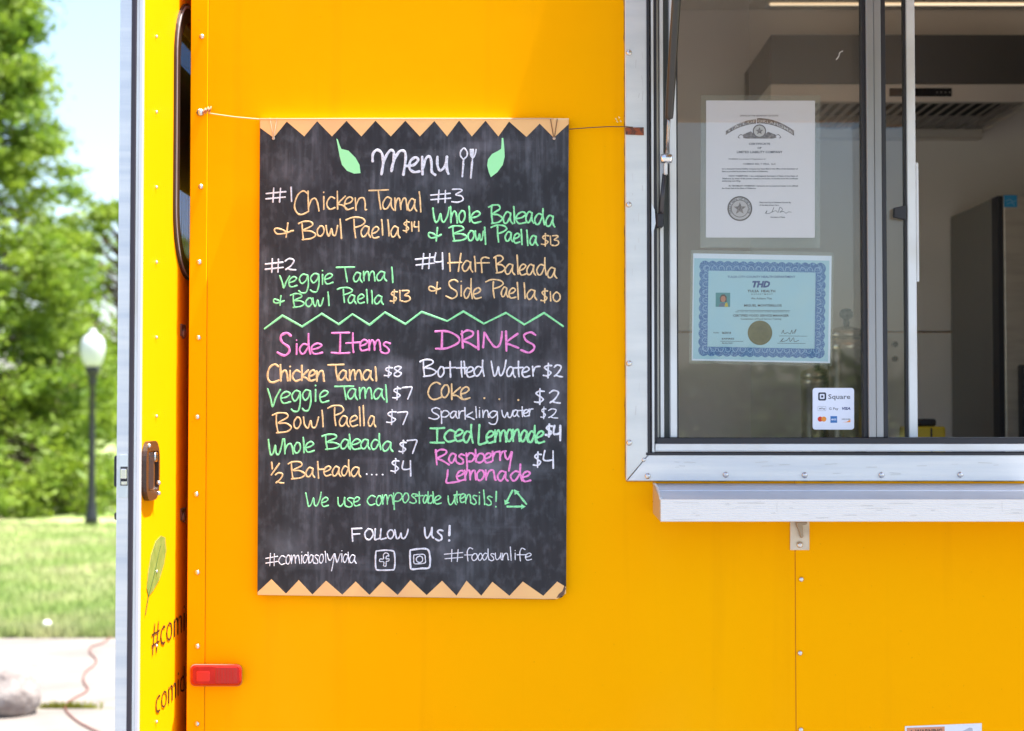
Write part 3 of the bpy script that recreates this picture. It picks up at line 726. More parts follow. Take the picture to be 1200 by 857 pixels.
discpx('gold_seal', 890.6, 390.2, 14.4, mat('dull_gold_foil', (.10, .09, .035), .38, .35, noise=((.13, .115, .045), 60, .4, .6)), c2, TY2, 36, 14.4)
ringpx('seal_line', 890.6, 390.2, 11.5, 12.1, mat('gold_dark', (.12, .11, .045), .5), c2, TY2 - .0001, 30)
print_text('print', 'CERTIFIED', 884, 897, 388.6, 1.8, MATS['gold_dark'], TY2 - .0001, c2)
ph = sheet('portrait_photo', 838.7, 343.2, 855.6, 359.8, mat('teal_photo', (.045, .22, .24), .5), c2, TY2, .01)
prism('portrait_hair', [P(a, b, TY2 - .0001) for a, b in ((844, 354), (843.4, 349), (845.5, 345.4), (849, 345), (851.6, 348), (851.5, 354))], (0, .0001, 0), mat('photo_dark', (.06, .03, .02), .6), c2)
discpx('portrait_face', 847.5, 350.6, 2.9, mat('photo_skin', (.42, .16, .09), .6), c2, TY2 - .0002, 14, 3.7)
prism('portrait_shirt', [P(a, b, TY2 - .0002) for a, b in ((842, 359.6), (843.5, 356), (847, 354.8), (851.5, 356), (853, 359.6))], (0, .0001, 0), mat('photo_blue', (.09, .13, .2), .6), c2)
prism('portrait_scarf', [P(a, b, TY2 - .0003) for a, b in ((849, 359.6), (850, 355.5), (852, 354.4), (853.5, 359.6))], (0, .0001, 0), mat('photo_yellow', (.5, .4, .02), .6), c2)

# payment sticker
pst = thing('payment_sticker', 'small rounded white Square payment sticker low on the left glass', 'sticker', loc=P(976.5, 479, GY - .001))
pst['label'] = 'small rounded white card payment sticker low on the glass beside the dark stile'
YS = GY - .0006
prism('backing', rr3(976.6, 479.2, 48.6, 48.8, 3.2, YS), (0, .0003, 0), mat('sticker_white', (.74, .77, .90), .5), pst)
NB = mat('sticker_navy', (.02, .025, .05), .5)
bm = bmesh.new(); add_ring(bm, rr3(963.5, 464.8, 9.4, 9.6, 1.9, YS - .0002), rr3(963.5, 464.8, 5.6, 5.8, .8, YS - .0002), (0, .0001, 0)); bmesh.ops.recalc_face_normals(bm, faces=bm.faces); from_bm('logo', bm, NB, pst)
prism('logo', rr3(963.5, 464.8, 2.6, 2.6, .5, YS - .0002), (0, .0001, 0), NB, pst)
SG = mat('sticker_grey', (.10, .11, .14), .5)
print_text('print', 'Square', 970.6, 996.4, 467.6, 5.4, SG, YS - .0002, pst)
discpx('logo', 961, 479, .9, BK, pst, YS - .0002, 10); print_text('print', 'Pay', 962.6, 967, 480, 2.2, BK, YS - .0002, pst)
bm = bmesh.new(); add_ring(bm, rr3(963.2, 479.0, 9.6, 5.2, 1.0, YS - .0002), rr3(963.2, 479.0, 9.2, 4.8, .8, YS - .0002), (0, .0001, 0)); bmesh.ops.recalc_face_normals(bm, faces=bm.faces); from_bm('logo', bm, SG, pst)
print_text('print', 'G Pay', 971.5, 982.5, 480.4, 2.8, SG, YS - .0002, pst)
print_text('print', 'VISA', 986.6, 996.6, 480.3, 2.9, mat('card_navy', (.02, .03, .16), .5), YS - .0002, pst, shear=.2, bold=.03)
discpx('logo', 961.2, 491.3, 3.0, mat('card_red', (.62, .03, .01), .5), pst, YS - .0002, 18); discpx('logo', 965.4, 491.3, 3.0, mat('card_orange', (.80, .28, .03), .5), pst, YS - .0004, 18)
prism('logo', [P(973.2, 487.8, YS - .0002), P(981, 487.8, YS - .0002), P(981, 495.6, YS - .0002), P(973.2, 495.6, YS - .0002)], (0, .0001, 0), mat('card_blue', (.03, .16, .45), .5), pst)
print_text('print', 'AM EX', 973.9, 980.3, 492.7, 2.0, MATS['sticker_white'], YS - .0003, pst, bold=.02)
print_text('print', 'DISCOVER', 986.5, 996.5, 492.2, 1.5, BK, YS - .0002, pst)
prism('logo', [P(a, b, YS - .0001) for a, b in ((987, 495), (992, 494.4), (996, 492.2), (996.6, 491), (996.6, 495))], (0, .00005, 0), mat('card_orange2', (.85, .30, .05), .5), pst)

# warning label near the lower right corner
wl = thing('warning_label', 'white and orange warning label stuck low on the yellow wall at bottom right', 'label', loc=P(1106, 880, -.0015))
WL = lambda px, py, y=-.0018: P(1061 + (px - 1061) * 1.0, py - (px - 1061) * .035, y)
prism('backing', [WL(1060.5, 851.2), WL(1150.5, 850.8), WL(1150.5, 905), WL(1060.5, 905)], (0, .0004, 0), mat('label_white', (.72, .73, .80), .45), wl)
prism('header', [WL(1062.6, 853.2, -.0020), WL(1107, 853.2, -.0020), WL(1107, 862.5, -.0020), WL(1062.6, 862.5, -.0020)], (0, .0001, 0), mat('label_orange', (.62, .25, .13), .5), wl)
prism('symbol', [WL(1065.5, 860.5, -.0022), WL(1068.3, 855.6, -.0022), WL(1071, 860.5, -.0022)], (0, .0001, 0), BK, wl)
print_text('print', 'WARNING', 0, 0, 0, 0, mat('label_ink', (.10, .05, .04), .5), 0, wl, bold=.02, place=lambda u, h: WL(1072.3 + u * 32, 860.4 - h * 4.8, -.0022))
prism('picture', [WL(1114, 866, -.0020), WL(1136, 855.5, -.0020), WL(1139.5, 856, -.0020), WL(1140.5, 862, -.0020), WL(1120, 872, -.0020)], (0, .0001, 0), mat('label_grey', (.42, .43, .50), .5, noise=((.6, .6, .66), 30, .4, .6)), wl)
for k in range(5):
    print_text('print', 'Read manual before use of hatch', 0, 0, 0, 0, MATS['label_ink'], 0, wl, place=lambda u, h, k=k: WL(1063 + u * 43, 868 + k * 5 - h * 2.2, -.0022)) if False else None

# ================================================================== inside the truck
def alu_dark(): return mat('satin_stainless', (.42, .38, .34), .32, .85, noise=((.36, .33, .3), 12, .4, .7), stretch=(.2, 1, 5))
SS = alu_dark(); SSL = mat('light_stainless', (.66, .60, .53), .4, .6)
hood = thing('range_hood', 'stainless range hood with louvred filters on the far wall inside the truck', 'range hood')
yf_ = 1.38; yb_ = YW - .002
hzb = P(1100, 120, yf_).z; hzt = P(1100, 98.5, yf_).z
hxl, hxr = P(903, 120, yf_).x, P(1212, 120, yf_).x
box('front_lip', hxl, hxr, yf_, yf_ + .02, hzb, hzt, SSL, hood, .002)
box('side_lip', hxl, hxl + .015, yf_ + .021, yb_, hzb, hzt, SSL, hood); box('side_lip', hxr - .015, hxr, yf_ + .021, yb_, hzb, hzt, SSL, hood)
box('rear_lip', hxl + .016, hxr - .016, yb_ - .05, yb_, hzb - .026, hzb + .004, SSL, hood, .002)
# control strip
box('control_strip', P(1042, 108, yf_).x, P(1115, 108, yf_).x, yf_ - .003, yf_ - .0003, P(1080, 113.4, yf_).z, P(1080, 103.6, yf_).z, mat('gloss_black', (.008, .008, .01), .15), hood, .001)
for k in range(4):
    px = 1098 + k * 5
    discpx('touch_button', px, 108.3, .8, mat('button_grey', (.3, .28, .25), .5), hood, yf_ - .0032, 8)
# upper body
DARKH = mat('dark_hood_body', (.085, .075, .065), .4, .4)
ht = P(1100, 41, 1.36).z
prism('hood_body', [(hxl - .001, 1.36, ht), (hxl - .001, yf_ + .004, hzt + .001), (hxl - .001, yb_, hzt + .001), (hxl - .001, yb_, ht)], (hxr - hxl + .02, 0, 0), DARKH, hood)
# slanted baffle slats, seen from below
nsl = 23
GR = mat('filter_frame', (.035, .032, .03), .5, .3)
box('filter_backing', hxl + .016, hxr - .016, yf_ + .021, yb_ - .051, hzb + .045, hzb + .049, BLK, hood)
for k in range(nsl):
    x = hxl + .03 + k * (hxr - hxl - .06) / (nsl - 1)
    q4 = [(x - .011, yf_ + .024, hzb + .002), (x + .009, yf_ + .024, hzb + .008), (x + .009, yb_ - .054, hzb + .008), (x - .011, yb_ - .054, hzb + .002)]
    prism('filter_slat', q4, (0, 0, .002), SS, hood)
# bright duct box up under the ceiling
pot_l = None

fridge = thing('refrigerator', 'tall stainless refrigerator at the right inside the truck', 'refrigerator')
fyf = 1.38; fxl = P(1169, 300, fyf).x; fzt = P(1170, 229.5, fyf).z
FS = mat('fridge_side_grey', (.20, .185, .165), .42, .35); FF = mat('fridge_front_steel', (.56, .50, .42), .35, .5, noise=((.46, .40, .34), 8, .4, .7), stretch=(1, 1, 6))
box('cabinet', fxl, fxl + .75, fyf + .055, YW - .01, zf + .05, fzt, FS, fridge, .006, 2)
box('edge_strip', fxl + .001, fxl + .016, fyf - .0015, fyf + .054, zf + .1, fzt - .0005, BLK, fridge)
fd = box('door', fxl + .017, fxl + .748, fyf, fyf + .047, zf + .1, fzt - .001, FF, fridge, .006, 2)
box('door_gasket', fxl + .006, fxl + .744, fyf + .0475, fyf + .0545, zf + .1, fzt - .006, BLK, fridge)
hxx = P(1192, 430, fyf).x
box('handle', hxx, hxx + .05, fyf - .045, fyf - .001, P(1190, 520, fyf).z - .2, P(1190, 428, fyf).z, BLK, fd, .006, 2)
box('door_card', P(1199, 450, fyf).x + .02, P(1199, 450, fyf).x + .2, fyf - .050, fyf - .046, P(1190, 520, fyf).z, P(1190, 440, fyf).z, mat('pale_green_card', (.55, .62, .4), .6), fd)
es = prism('energy_sticker', [P(1176.5, 228.8, fyf - .001), P(1192, 228.8, fyf - .001), P(1192, 243, fyf - .001), P(1176.5, 243, fyf - .001)], (0, .0008, 0), mat('energy_blue', (.02, .28, .55), .5), fridge)
bm = bmesh.new(); stroke(bm, [(1179, 236), (1183, 234), (1188, 236.5), (1190.5, 235)], .8, fyf - .0016, .0002); stroke(bm, [(1180, 239.5), (1185, 237.5), (1189, 240.5)], .7, fyf - .0016, .0002)
from_bm('energy_mark', bm, mat('pale_blue_mark', (.4, .65, .8), .5), es)

counter = thing('work_counter', 'stainless work counter behind the serving window inside the truck', 'counter')
ctz = 1.565
box('counter_top', WX0 - .2, fxl - .01, 1.08, YW - .003, ctz - .03, ctz, SS, counter, .004)
for x in (WX0 - .15, fxl - .08):
    for y in (1.14, 1.78): box('leg', x, x + .04, y, y + .04, zf + .001, ctz - .031, SS, counter)
box('lower_shelf', WX0 - .18, fxl - .03, 1.1, YW - .01, .9, .92, SS, counter)
BRASS = mat('warm_steel', (.50, .43, .32), .25, .9)
def urn(px, py_top, r, hh, label, knob=True, y=1.30):
    c = P(px, 400, y); zt_ = P(px, py_top, y).z
    u = thing('coffee_urn', label, 'urn', 'steel urns on the counter inside the truck', (c.x, y, ctz))
    hgt = zt_ - ctz
    lathe('body', [(r * .9, .001), (r, .02), (r, hgt * .82), (r * 1.06, hgt * .83), (r * 1.06, hgt * .87), (r, hgt * .88), (r, hgt - .03)], (c.x, y, ctz), BRASS, u, 28)
    l = lathe('lid', [(r * 1.04, hgt - .029), (r * 1.05, hgt - .02), (r * .95, hgt - .008), (r * .5, hgt), (.01, hgt + .004)], (c.x, y, ctz), BRASS, u, 28)
    if knob: lathe('knob', [(.008, hgt + .003), (.010, hgt + .015), (.007, hgt + .02), (.018, hgt + .03), (.020, hgt + .042), (.012, hgt + .052), (.003, hgt + .054)], (c.x - .0, y, ctz), BLK, u, 16)
    return u
urn(992, 384, .052, 0, 'steel urn with black knob standing behind the glass beside the stile')
urn(957, 432, .045, 0, 'shorter steel urn mostly hidden behind the blue certificate', True, 1.42)
tb = thing('tool_case', 'low yellow case with black top on the counter beyond the open window', 'case', loc=(0, 0, 0))
ya = 1.2
YP = mat('yellow_plastic', (.70, .50, .02), .4)
bz0 = ctz + .0005; 
bz1 = P(1090, 500, ya).z
box('body', P(1079, 500, ya).x - .03, P(1108.5, 500, ya).x, ya, ya + .12, bz0, bz1, YP, tb, .006, 2)
box('lid', P(1079, 500, ya).x - .02, P(1100, 500, ya).x, ya + .02, ya + .1, bz1 + .0005, P(1090, 491, ya).z, BLK, tb, .006, 2)
for k in range(1): box('latch', P(1090 + k * 8, 500, ya).x, P(1092 + k * 8, 500, ya).x, ya - .006, ya - .0005, bz0 + .02, bz1 - .003, BLK, tb, .002)
hk = thing('wall_hooks', 'two small dark hooks on the far wall seen between the window stiles', 'hooks')
for py in (404, 421):
    p = P(1046, py, YW)
    lathe('hook', [(.003, .001), (.004, .02), (.008, .024), (.009, .034), (.005, .04), (.002, .041)], (p.x, YW - .001, p.z), BLK, hk, 12, 'y')
# posted corner of pale panel behind the certificate
box('tall_panel', P(893, 100, 1.6).x, P(898, 100, 1.6).x, 1.60, 1.62, P(893, 116, 1.6).z - .25, P(893, 93, 1.6).z, SSL, hood)

# ================================================================== MENU BOARD
YB = -.014
board = thing('menu_board', 'black chalkboard menu with orange zigzag edges and handwritten dishes hanging on the wall', 'menu board', loc=P(484, 420, YB))
def chalk_mat():
    m = mat('chalkboard', (.035, .035, .045), .6, spec=.4)
    n = m.node_tree; b = n.nodes['Principled BSDF']; L = n.links
    tc = [x for x in n.nodes if x.type == 'TEX_COORD'][0]
    def noi(scale, st, det=5):
        mp = n.nodes.new('ShaderNodeMapping'); mp.inputs['Scale'].default_value = st
        t = n.nodes.new('ShaderNodeTexNoise'); t.inputs['Scale'].default_value = scale; t.inputs['Detail'].default_value = det
        L.new(tc.outputs['Object'], mp.inputs[0]); L.new(mp.outputs[0], t.inputs[0]); return t.outputs[0]
    def rng(o, a, b_, c, d):
        r = n.nodes.new('ShaderNodeMapRange'); r.inputs[1].default_value = a; r.inputs[2].default_value = b_; r.inputs[3].default_value = c; r.inputs[4].default_value = d
        L.new(o, r.inputs[0]); return r.outputs[0]
    def mth(op, a, b_):
        x = n.nodes.new('ShaderNodeMath'); x.operation = op; L.new(a, x.inputs[0])
        if isinstance(b_, float): x.inputs[1].default_value = b_
        else: L.new(b_, x.inputs[1])
        return x.outputs[0]
    streak = rng(noi(110, (1, 1, .07)), .45, .85, 0, .75)
    cloud = rng(noi(9, (1, 1, .7), 8), .46, .74, 0, 1)
    fine = rng(noi(60, (1, 1, .6), 9), .50, .72, 0, 1)
    sweep = rng(noi(6, (.5, 1, 3.5)), .6, .78, 0, .35)
    spk = rng(noi(300, (1, 1, 1), 2), .68, .76, 0, .9)
    a = mth('ADD', mth('MULTIPLY', streak, cloud), mth('MULTIPLY', cloud, .20))
    a = mth('ADD', a, mth('MULTIPLY', fine, .26)); a = mth('ADD', a, sweep); a = mth('ADD', a, mth('MULTIPLY', spk, cloud)); a = mth('ADD', a, mth('MULTIPLY', streak, .10))
    for sx, sy, rx, ry, am in ((455, 428, 30, 16, .30), (350, 436, 52, 20, .26), (560, 555, 70, 30, .20), (650, 455, 18, 70, .28), (570, 545, 80, 22, .16), (345, 205, 40, 22, .14), (425, 452, 60, 12, .16), (540, 215, 50, 16, .2), (555, 340, 40, 12, .22), (340, 640, 40, 30, .2), (530, 640, 40, 60, .14), (500, 480, 120, 14, .13), (590, 430, 60, 18, .12)):
        c = P(sx, sy, YB) - board.location
        mp = n.nodes.new('ShaderNodeMapping'); mp.vector_type = 'TEXTURE'; mp.inputs['Location'].default_value = (c.x, 0, c.z); mp.inputs['Scale'].default_value = (rx / 600, 1, ry / 600)
        g = n.nodes.new('ShaderNodeTexGradient'); g.gradient_type = 'SPHERICAL'
        L.new(tc.outputs['Object'], mp.inputs[0]); L.new(mp.outputs[0], g.inputs[0])
        a = mth('ADD', a, mth('MULTIPLY', mth('MULTIPLY', g.outputs[1], rng(noi(22 + sx % 7, (1, 1, .6), 7), .3, .65, 0, 1)), am * 3.2))
    cr = n.nodes.new('ShaderNodeValToRGB'); e = cr.color_ramp.elements
    e[0].position = 0; e[0].color = (.016, .015, .020, 1); e[1].position = 1; e[1].color = (.17, .172, .205, 1)
    L.new(a, cr.inputs[0])
    tint = n.nodes.new('ShaderNodeMixRGB'); tint.blend_type = 'MULTIPLY'; tint.inputs[0].default_value = .6
    t2 = n.nodes.new('ShaderNodeValToRGB'); t2.color_ramp.elements[0].color = (.82, .95, 1, 1); t2.color_ramp.elements[0].position = .4; t2.color_ramp.elements[1].color = (1, .92, .95, 1); t2.color_ramp.elements[1].position = .6
    L.new(noi(5, (1, 1, 1)), t2.inputs[0]); L.new(cr.outputs[0], tint.inputs[1]); L.new(t2.outputs[0], tint.inputs[2])
    L.new(tint.outputs[0], b.inputs['Base Color'])
    return m
CHALK = chalk_mat()
bp = [(304.6, 139.6), (666.6, 139.6), (663.4, 690), (662.5, 696), (658, 700.5), (650, 702.7), (301.6, 697.5)]
prism('panel', [P(a, b, YB) for a, b in bp], (0, .0105, 0), CHALK, board, .0006)
PEACH = mat('peach_orange_paint', (.86, .50, .20), .55, noise=((.80, .44, .19), 9, .4, .7), bump=(90, .1, .001))
top = [(304.8, 150), (320.6, 161.5), (336, 142.6), (356.5, 160), (371.6, 142.2), (389, 160), (406, 141.8), (423.5, 160), (440, 141.6), (458, 160), (475, 141.6), (492, 160), (509, 142), (524, 160), (538, 141.4), (553, 160), (569, 141.6), (584, 160), (596.6, 142.6), (617, 160.6), (632.5, 145), (649, 161.5), (666.4, 145.5)]
bot = [(301.9, 694), (318, 679), (335, 696), (350, 680), (366, 697), (382, 680.7), (401, 697.2), (416.7, 681.7), (433, 697.3), (448, 681.7), (466, 697.4), (481, 680), (500, 697.6), (518, 680.7), (535, 698.2), (546.7, 680.7), (564, 698.2), (577, 682), (597, 698.4), (612.7, 681.7), (636.7, 698.4), (653, 681.7), (663.2, 688)]
def tri_strip(name, upper, lower, m):
    bm = bmesh.new()
    if upper is None:      # straight top edge, zigzag below
        for a, b in zip(lower, lower[1:]):
            add_prism(bm, [P(a[0], 139.9, YB - .0009), P(b[0], 139.9, YB - .0009), P(*b, YB - .0009), P(*a, YB - .0009)], (0, .0006, 0))
    bmesh.ops.recalc_face_normals(bm, faces=bm.faces); return from_bm(name, bm, m, board)
tri_strip('zigzag_trim', None, top, PEACH)
bm = bmesh.new()
for a, b in zip(bot, bot[1:]):
    f = lambda x: 697.3 + (x - 301.6) / 361 * 5.2 if x < 650 else 702.4 - (x - 650) ** 2 * .04
    add_prism(bm, [P(*a, YB - .0009), P(*b, YB - .0009), P(b[0], f(b[0]), YB - .0009), P(a[0], f(a[0]), YB - .0009)], (0, .0006, 0))
bmesh.ops.recalc_face_normals(bm, faces=bm.faces); from_bm('zigzag_trim', bm, PEACH, board)
flat('chipped_corner', [P(a, b, YB - .0012) for a, b in ((661.5, 686), (663, 690), (661.5, 696), (656.5, 700), (652, 701), (655, 696), (659, 693))], mat('raw_chipped_wood', (.30, .15, .07), .8, noise=((.12, .07, .05), 60, .45, .6)), board, .0003)
PE2 = mat('pale_wood_edge', (.86, .66, .42), .6)
prism('top_edge', [P(304.6, 138.7, YB - .0008), P(666.6, 138.9, YB - .0008), P(666.6, 140, YB - .0008), P(304.6, 140, YB - .0008)], (0, .011, 0), PE2, board)

# ---- handwriting: every letter is drawn as marker strokes
GL = {
'C': [[(.95, 1.75), (.62, 2), (.2, 1.6), (.0, .7), (.2, .1), (.55, -.02), (1, .25)]],
'h': [[(0, 2), (.02, 1), (.05, 0)], [(.05, .3), (.3, .85), (.65, 1), (.85, .7), (1, 0)]],
'i': [[(.5, 1), (.5, 0)], [(.5, 1.42), (.52, 1.46)]],
'c': [[(.95, .85), (.5, 1), (.1, .65), (.05, .3), (.4, 0), (1, .15)]],
'k': [[(0, 2), (.03, 0)], [(.85, 1.05), (.1, .42), (.5, .3), (1, 0)]],
'e': [[(.08, .42), (.6, .55), (.9, .82), (.6, 1.02), (.2, .8), (.05, .4), (.3, 0), (.98, .12)]],
'n': [[(0, 1), (.06, 0)], [(.06, .3), (.35, .9), (.7, .98), (.85, .6), (.88, .08), (1, .02)]],
'T': [[(0, 1.96), (.5, 1.99), (1, 2)], [(.5, 1.95), (.53, 1), (.6, 0)]],
'a': [[(.78, .88), (.4, .98), (.05, .5), (.15, .08), (.45, .1), (.75, .6), (.8, .9)], [(.8, .9), (.78, .3), (1, -.02)]],
'm': [[(0, 1), (.03, 0)], [(.03, .3), (.2, .88), (.38, .95), (.46, .5), (.48, .05)], [(.48, .4), (.65, .88), (.85, .95), (.94, .5), (1, 0)]],
'l': [[(.3, 2), (.5, 1), (.7, 0)]],
'&': [[(.72, 1.95), (.66, 1), (.62, .05)], [(1, .95), (.6, .62), (.2, .5), (.02, .9), (.12, 1.25), (.4, 1.1), (.7, .75), (.95, .92)]],
'B': [[(.2, 1.85), (.22, 1), (.3, 0)], [(0, 1.75), (.3, 1.98), (.72, 1.95), (.8, 1.55), (.3, 1.02), (.7, .95), (1, .55), (.75, .15), (.22, .02)]],
'o': [[(.45, 1), (.08, .6), (.15, .1), (.55, .0), (.95, .45), (.8, .95), (.4, 1)]],
'w': [[(0, 1), (.08, .3), (.28, .0), (.48, .7), (.58, .1), (.8, .1), (1, 1)]],
'P': [[(.42, 1.8), (.42, 1), (.5, 0)], [(0, 1.75), (.35, 2), (.8, 1.95), (1, 1.6), (.8, 1.25), (.42, 1.0)]],
'$': [[(.95, 1.72), (.45, 1.75), (.15, 1.4), (.6, .95), (.85, .6), (.5, .2), (0, .25)], [(.55, 2.1), (.5, -.1)]],
'1': [[(.4, 2), (.6, 0)]],
'2': [[(.1, 1.6), (.45, 2), (.85, 1.7), (.6, .8), (.15, .1), (.3, .3), (.6, .1), (1, .05)]],
'3': [[(.05, 1.95), (.7, 1.98), (.85, 1.7), (.35, 1.15), (.85, .95), (.95, .35), (.5, 0), (0, .1)]],
'4': [[(.15, 2), (.02, 1.0), (.4, .85), (.9, .95)], [(.92, 2), (.95, 0)]],
'0': [[(.5, 2), (.08, 1.4), (.1, .5), (.5, 0), (.95, .6), (.9, 1.5), (.5, 2)]],
'7': [[(0, 1.9), (.5, 1.98), (1, 1.95), (.8, 1), (.55, 0)]],
'8': [[(.9, 1.8), (.5, 2), (.1, 1.6), (.45, 1.1), (.9, .6), (.6, .05), (.15, .15), (.1, .6), (.5, 1.1), (.9, 1.75)]],
'#': [[(.4, 2), (.36, 0)], [(.74, 1.95), (.70, .02)], [(0, 1.2), (1, 1.5)], [(.0, .45), (1, .72)]],
'W': [[(.02, 1.9), (.1, .9), (.2, .05), (.35, .3), (.5, 1.2), (.55, .3), (.72, .1), (.9, .9), (1, 2)]],
'V': [[(0, 1.9), (.25, .9), (.42, 0), (.65, .9), (1, 1.8)]],
'g': [[(.85, .9), (.4, 1), (.05, .55), (.3, .1), (.7, .4), (.88, .9)], [(.88, .9), (.92, 0), (.7, -.75), (.25, -.8), (0, -.6)]],
'H': [[(.08, 2), (.15, 0)], [(.95, 2), (.85, 1), (.75, 0)], [(0, .95), (1, 1.02)]],
'f': [[(.95, 1.8), (.6, 2), (.35, 1.5), (.35, .7), (.4, 0)], [(0, .9), (1, .92)]],
'S': [[(.95, 1.75), (.65, 2), (.25, 1.75), (.35, 1.2), (.8, .75), (.85, .3), (.5, .0), (0, .25)]],
'd': [[(.82, .85), (.4, .98), (.05, .5), (.2, .06), (.5, .12), (.82, .75)], [(.85, 2), (.85, .8), (1, 0)]],
'I': [[(0, 1.95), (.5, 1.97), (1, 2)], [(.5, 1.95), (.48, 0)], [(0, .05), (.5, 0), (1, .03)]],
't': [[(.5, 2), (.5, .6), (.55, 0)], [(0, .88), (1, .95)]],
's': [[(.95, .9), (.5, 1.02), (.25, .8), (.7, .45), (.8, .12), (.4, -.02), (0, .12)]],
'D': [[(.3, 1.95), (.28, 0)], [(0, 1.95), (.5, 1.92), (.95, 1.35), (.95, .7), (.5, .1), (0, .0)]],
'R': [[(.05, 1.95), (.1, 0)], [(0, 1.6), (.35, 1.98), (.75, 1.85), (.7, 1.4), (.15, .85), (.5, .55), (1, .0)]],
'N': [[(.02, 0), (.1, 1.9)], [(.1, 1.9), (.35, .9), (.62, .05), (.85, .3), (.95, 1.2), (1, 2)]],
'K': [[(.1, 2), (.12, 0)], [(.95, 1.75), (.15, .9), (.5, .6), (1, .3)]],
'r': [[(.08, 1), (.12, 0)], [(.12, .4), (.4, .9), (.95, .98)]],
'L': [[(.15, 2), (.1, 1), (.05, .05), (.5, .05), (1, .22)]],
'p': [[(.02, 1), (.08, 0), (.1, -.75)], [(.05, .5), (.35, .98), (.8, .95), (.95, .55), (.6, .15), (.12, .15)]],
'b': [[(.02, 2), (.05, .1)], [(.05, .4), (.4, .9), (.85, .85), (.9, .3), (.5, 0), (.06, .1)]],
'u': [[(0, 1), (.05, .25), (.3, .0), (.65, .4), (.8, 1)], [(.8, 1), (.82, .2), (1, -.02)]],
'y': [[(0, 1), (.15, .4), (.45, .25), (.9, 1)], [(.95, 1), (.75, -.1), (.55, -1.0)]],
'v': [[(0, 1), (.3, .1), (.5, .05), (1, 1)]],
'F': [[(.1, 1.95), (.1, 1), (.15, 0)], [(.05, 1.9), (1, 2)], [(.1, 1.1), (.8, 1.15)]],
'O': [[(.45, 2), (.05, 1.2), (.2, .2), (.6, .0), (.97, .9), (.8, 1.8), (.4, 2)]],
'!': [[(.6, 2), (.5, .7)], [(.4, .04), (.45, .0)]],
'-': [[(0, .6), (1, .65)]],
'.': [[(.4, .05), (.6, .05)]],
'/': [[(1, 2), (0, 0)]],
}
CROPS = dict(A=(300, 160, 6), B=(480, 160, 6.316), C=(300, 290, 6.316), D=(480, 290, 6.316), E=(300, 380, 6.316), F=(300, 470, 6.316),
             G=(485, 380, 6.486), H=(485, 470, 6.486), I=(350, 565, 8.571), J=(480, 565, 8), K=(300, 605, 6), L=(480, 605, 7.5))
def ink(name, c): return mat(name, c, .65, noise=(tuple(v * .62 for v in c), 330, .42, .72))
INKS = dict(w=ink('white_marker', (.80, .80, .90)), o=ink('orange_marker', (.88, .60, .30)), g=ink('green_marker', (.30, .84, .40)), p=ink('pink_marker', (.92, .27, .66)))
YT = YB - .0002
